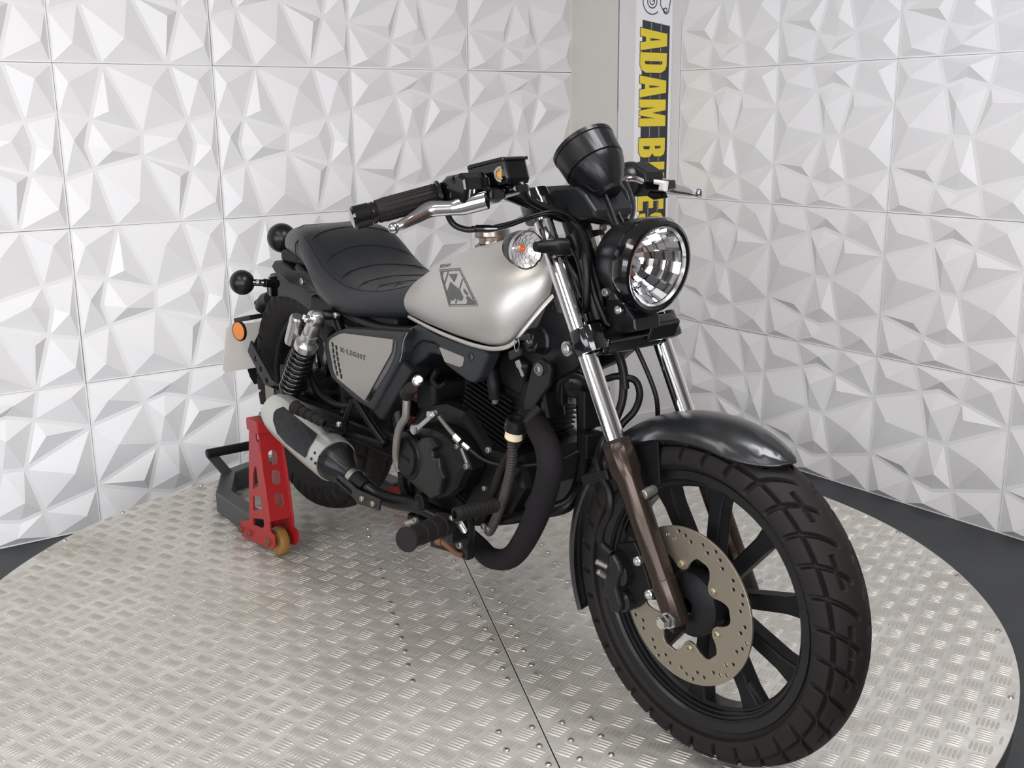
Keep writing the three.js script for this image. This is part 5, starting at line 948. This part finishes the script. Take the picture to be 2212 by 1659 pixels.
// hugger, number plate carrier
{
  const g = group('plate_carrier', bike);
  const rowsN = [[640, 650], [600, 668], [575, 695], [557, 725], [541, 760], [532, 795], [537, 830]].map(([x, y]) => P(x, y, 0.034));
  const c = new THREE.CatmullRomCurve3(rowsN, false, 'centripetal').getSpacedPoints(24);
  const rows = c.map((p, i) => { const hw = interp([[0, 0.06], [6, 0.072], [20, 0.072], [23, 0.062], [24, 0.05]], i), r = []; for (let k = -6; k <= 6; k++) r.push(V(p.x, p.y, -0.018 + hw * 0.72 * k / 6)); for (let k = 6; k >= -6; k--) r.push(V(p.x + 0.004, p.y - 0.002, -0.018 + hw * 0.72 * k / 6)); return r; });
  mesh('hugger', loft(rows, { caps: true }), M.black, g);
  const z = Zm(460, 640, 0.20494);
  mesh('carrier_arm', plate(z([[362, 580], [395, 470], [620, 880], [760, 985], [750, 1010], [620, 960], [575, 1005]]), 0.1, 0.006, { holes: z([[448, 660], [503, 768], [566, 890]]).map(([x, y]) => [x, y, 0.0075]) }), M.plasticDark, g, { label: 'black arm with three round holes' });
  mesh('carrier_stay', rod([P(585, 845, 0.1), P(612, 850, 0.11), P(625, 852, 0.12)], 0.007), M.plasticDark, g);
  mesh('plate_bracket', [bar(P(522, 690, 0.08), P(556, 683, 0.07), 0.012, 0.05)], M.plasticDark, g);
  mesh('lamp_hood', [rod([P(566, 665, 0.03), P(572, 650, 0.03), P(585, 645, 0.03)], 0.02), rod([P(555, 655, 0.03), P(566, 648, 0.03)], 0.009)], M.plasticDark, g);
  const t = P(489, 697, 0.112), b = P(481, 805, 0.112);
  const q = [[-0.112, t.y], [0.104, t.y], [0.112, t.y - 0.008], [0.112, b.y + 0.008], [0.104, b.y], [-0.112, b.y]], pg = extr(q, 0.002, { bevel: 0.0005 });
  pg.applyMatrix4(new THREE.Matrix4().makeBasis(V(0, 0, 1), YX, V(-1, 0, 0)));
  const tiltA = Math.atan2(t.x - b.x, t.y - b.y); pg.translate(0, -b.y, 0); pg.rotateZ(-tiltA); pg.translate(b.x, b.y, 0);
  mesh('number_plate', pg, M.plate, g, { label: 'blank back of the number plate' });
  const rc = P(517, 715, 0.118);
  mesh('side_reflector', turn(rc, V(0.25, 0, 1), [[-0.004, 0], [-0.004, 0.0255], [0.001, 0.0265], [0.003, 0.0255], [0.003, 0.0235], [0.004, 0.022], [0.0048, 0.012], [0.005, 0]], 36, 0.3), M.orange, g, { label: 'round orange reflector' });
  mesh('reflector_rim', turn(rc, V(0.25, 0, 1), [[-0.006, 0.024], [-0.004, 0.0275], [0.002, 0.0275], [0.0035, 0.0262], [0.0032, 0.0245]], 36, 0.3), M.black, g);
}
// ---- keys
{
  const k = thing('ignition_key', 'ignition key standing in the motorcycle lock beside the tank', 'key');
  k.position.copy(bike.position); k.rotation.copy(bike.rotation);
  mesh('key_head', plate(Zm(860, 540, 0.18083)([[1480, 1030], [1530, 1005], [1570, 1010], [1575, 1075], [1500, 1080], [1400, 1085], [1395, 1060]]), 0.112, 0.006), M.satin, k);
  const k2 = thing('spare_key', 'black-headed key hanging on a ring below the tank', 'key');
  k2.position.copy(bike.position); k2.rotation.copy(bike.rotation);
  const z = Zm(860, 540, 0.18083), W = 0.116, c = P(860 + 1418 * 0.18083, 540 + 1125 * 0.18083, W);
  const rg = new THREE.TorusGeometry(0.0115, 0.0009, 8, 40); rg.scale(0.6, 1.15, 1); rg.rotateZ(-0.1); rg.translate(c.x, c.y, c.z);
  mesh('key_ring', rg, M.steel, k2);
  mesh('key_head', plate(z([[1310, 1215], [1440, 1165], [1475, 1200], [1465, 1260], [1340, 1325], [1320, 1300]]), W, 0.007, { bevel: 0.002 }), M.satin, k2);
  mesh('key_blade', plate(z([[1395, 1330], [1440, 1310], [1470, 1390], [1462, 1420], [1478, 1450], [1498, 1500], [1485, 1522], [1462, 1495], [1440, 1430], [1410, 1395]]), W - 0.002, 0.0025, { bevel: 0.0004 }), M.brushed, k2, { label: 'dull metal key blade' });
}

// ---------------------------------------------------------------- paddock stand under the rear wheel
{
  const st = thing('paddock_stand', 'red and grey paddock stand holding up the rear wheel', 'paddock stand');
  st.position.copy(bike.position); st.rotation.copy(bike.rotation);
  const z = Zm(440, 840, 0.229), W = 0.243;
  const out = z([[425, 395], [488, 408], [492, 480], [515, 510], [560, 790], [620, 1250], [628, 1345], [665, 1385], [672, 1480], [640, 1515], [520, 1465], [365, 1390], [345, 1245], [428, 1240], [425, 800]]);
  const cut = [z([[480, 725], [497, 740], [518, 930], [465, 945], [465, 800]]), z([[465, 1012], [535, 1005], [550, 1135], [470, 1150]]), z([[465, 1215], [565, 1230], [572, 1290], [553, 1325], [468, 1285]])];
  for (const s of [1, -1]) {
    const g = group('upright', st), mm = s < 0;
    mesh('outer_plate', plate(out, W, 0.004, { cut, mirror: mm, bevel: 0.0006 }), M.red, g);
    mesh('inner_plate', plate(out, W, 0.004, { mirror: mm, bevel: 0.0006 }).translate(0.01, 0, -0.056 * s), M.red, g);
    // front plate between them, with three oval holes
    const a = P(440 + 500 * 0.229, 840 + 415 * 0.229, W), b = P(440 + 620 * 0.229, 840 + 1255 * 0.229, W);
    const H = a.distanceTo(b), fr = shapeOf([[0, 0], [0.062, 0], [0.056, H], [0.002, H]], [0.2, 0.42, 0.68].map(t => { const q = []; for (let i = 0; i < 20; i++) { const an = i / 20 * 6.2832; q.push([0.03 + 0.0105 * Math.cos(an), H * (1 - t - 0.1) + 0.009 * Math.sign(Math.sin(an)) + 0.009 * Math.sin(an)]); } return q; }));
    const fg = extr(fr, 0.004, { bevel: 0.0005 });
    const y = a.clone().sub(b).normalize(), x = V(0, 0, -1); const zz = x.clone().cross(y);
    fg.applyMatrix4(new THREE.Matrix4().makeBasis(x, y, zz).setPosition(b)); if (mm) { fg.scale(1, 1, -1); flipWinding(fg); }
    mesh('front_plate', fg, M.red, g);
    mesh('top_block', box(V(a.x - 0.022, a.y + 0.012, (W - 0.03) * s), 0.065, 0.03, 0.066, 0.003), M.red, g);
    mesh('lift_pin', turn(V(a.x - 0.02, a.y + 0.025, (W - 0.03) * s), YX, [[0, 0.008], [0.01, 0.008], [0.011, 0.014], [0.016, 0.012], [0.017, 0]], 18), M.dull, g);
    const wc = P(440 + 708 * 0.229, 840 + 1410 * 0.229, W - 0.028), wx = V(wc.x, GY + 0.0365, (W - 0.03) * s);
    mesh('roller', turn(wx.clone().add(V(0, 0, -0.015)), ZX, [[0, 0.012], [0, 0.028], [0.004, 0.034], [0.01, 0.036], [0.02, 0.036], [0.026, 0.034], [0.03, 0.028], [0.03, 0.012]], 36), M.amber, g, { label: 'worn amber roller' });
    mesh('roller_hub', cyl(wx.clone().add(V(0, 0, -0.033)), wx.clone().add(V(0, 0, 0.034)), 0.0085), M.rust, g);
    for (const [px, py] of [[355, 1325], [435, 1360], [615, 1440]]) { const p = P(440 + px * 0.229, 840 + py * 0.229, W + 0.0005); p.z *= s; mesh('stand_bolt', bolt(p, V(0, 0, s), 0.0075, 0.006), M.rust, g); }
  }
  // grey base frame: a flat tube bent round behind the wheel
  const Y = GY + 0.034, path = [V(-1.36, Y, 0.207), V(-1.59, Y, 0.207), V(-1.745, Y, 0.13), V(-1.775, Y, 0.05), V(-1.775, Y, -0.05), V(-1.745, Y, -0.13), V(-1.59, Y, -0.207), V(-1.36, Y, -0.207)];
  const base = []; for (let i = 0; i < path.length - 1; i++) base.push(bar(path[i], path[i + 1], 0.056, 0.042, 0.004));
  for (const p of path.slice(1, -1)) base.push(cyl(V(p.x, Y - 0.0278, p.z), V(p.x, Y + 0.0278, p.z), 0.021, 24));
  mesh('base_frame', base, M.grey, st, { label: 'dark grey base tube' });
  for (const s of [1, -1]) mesh('handle_plate', bar(V(-1.74, 0.07, 0.13 * s), V(-1.72, 0.155, 0.19 * s), 0.03, 0.006), M.grey, st);
  mesh('handle', cyl(V(-1.715, 0.155, 0.2), V(-1.715, 0.155, -0.2), 0.013, 20), M.black, st);
}

renderer.render(scene, camera);
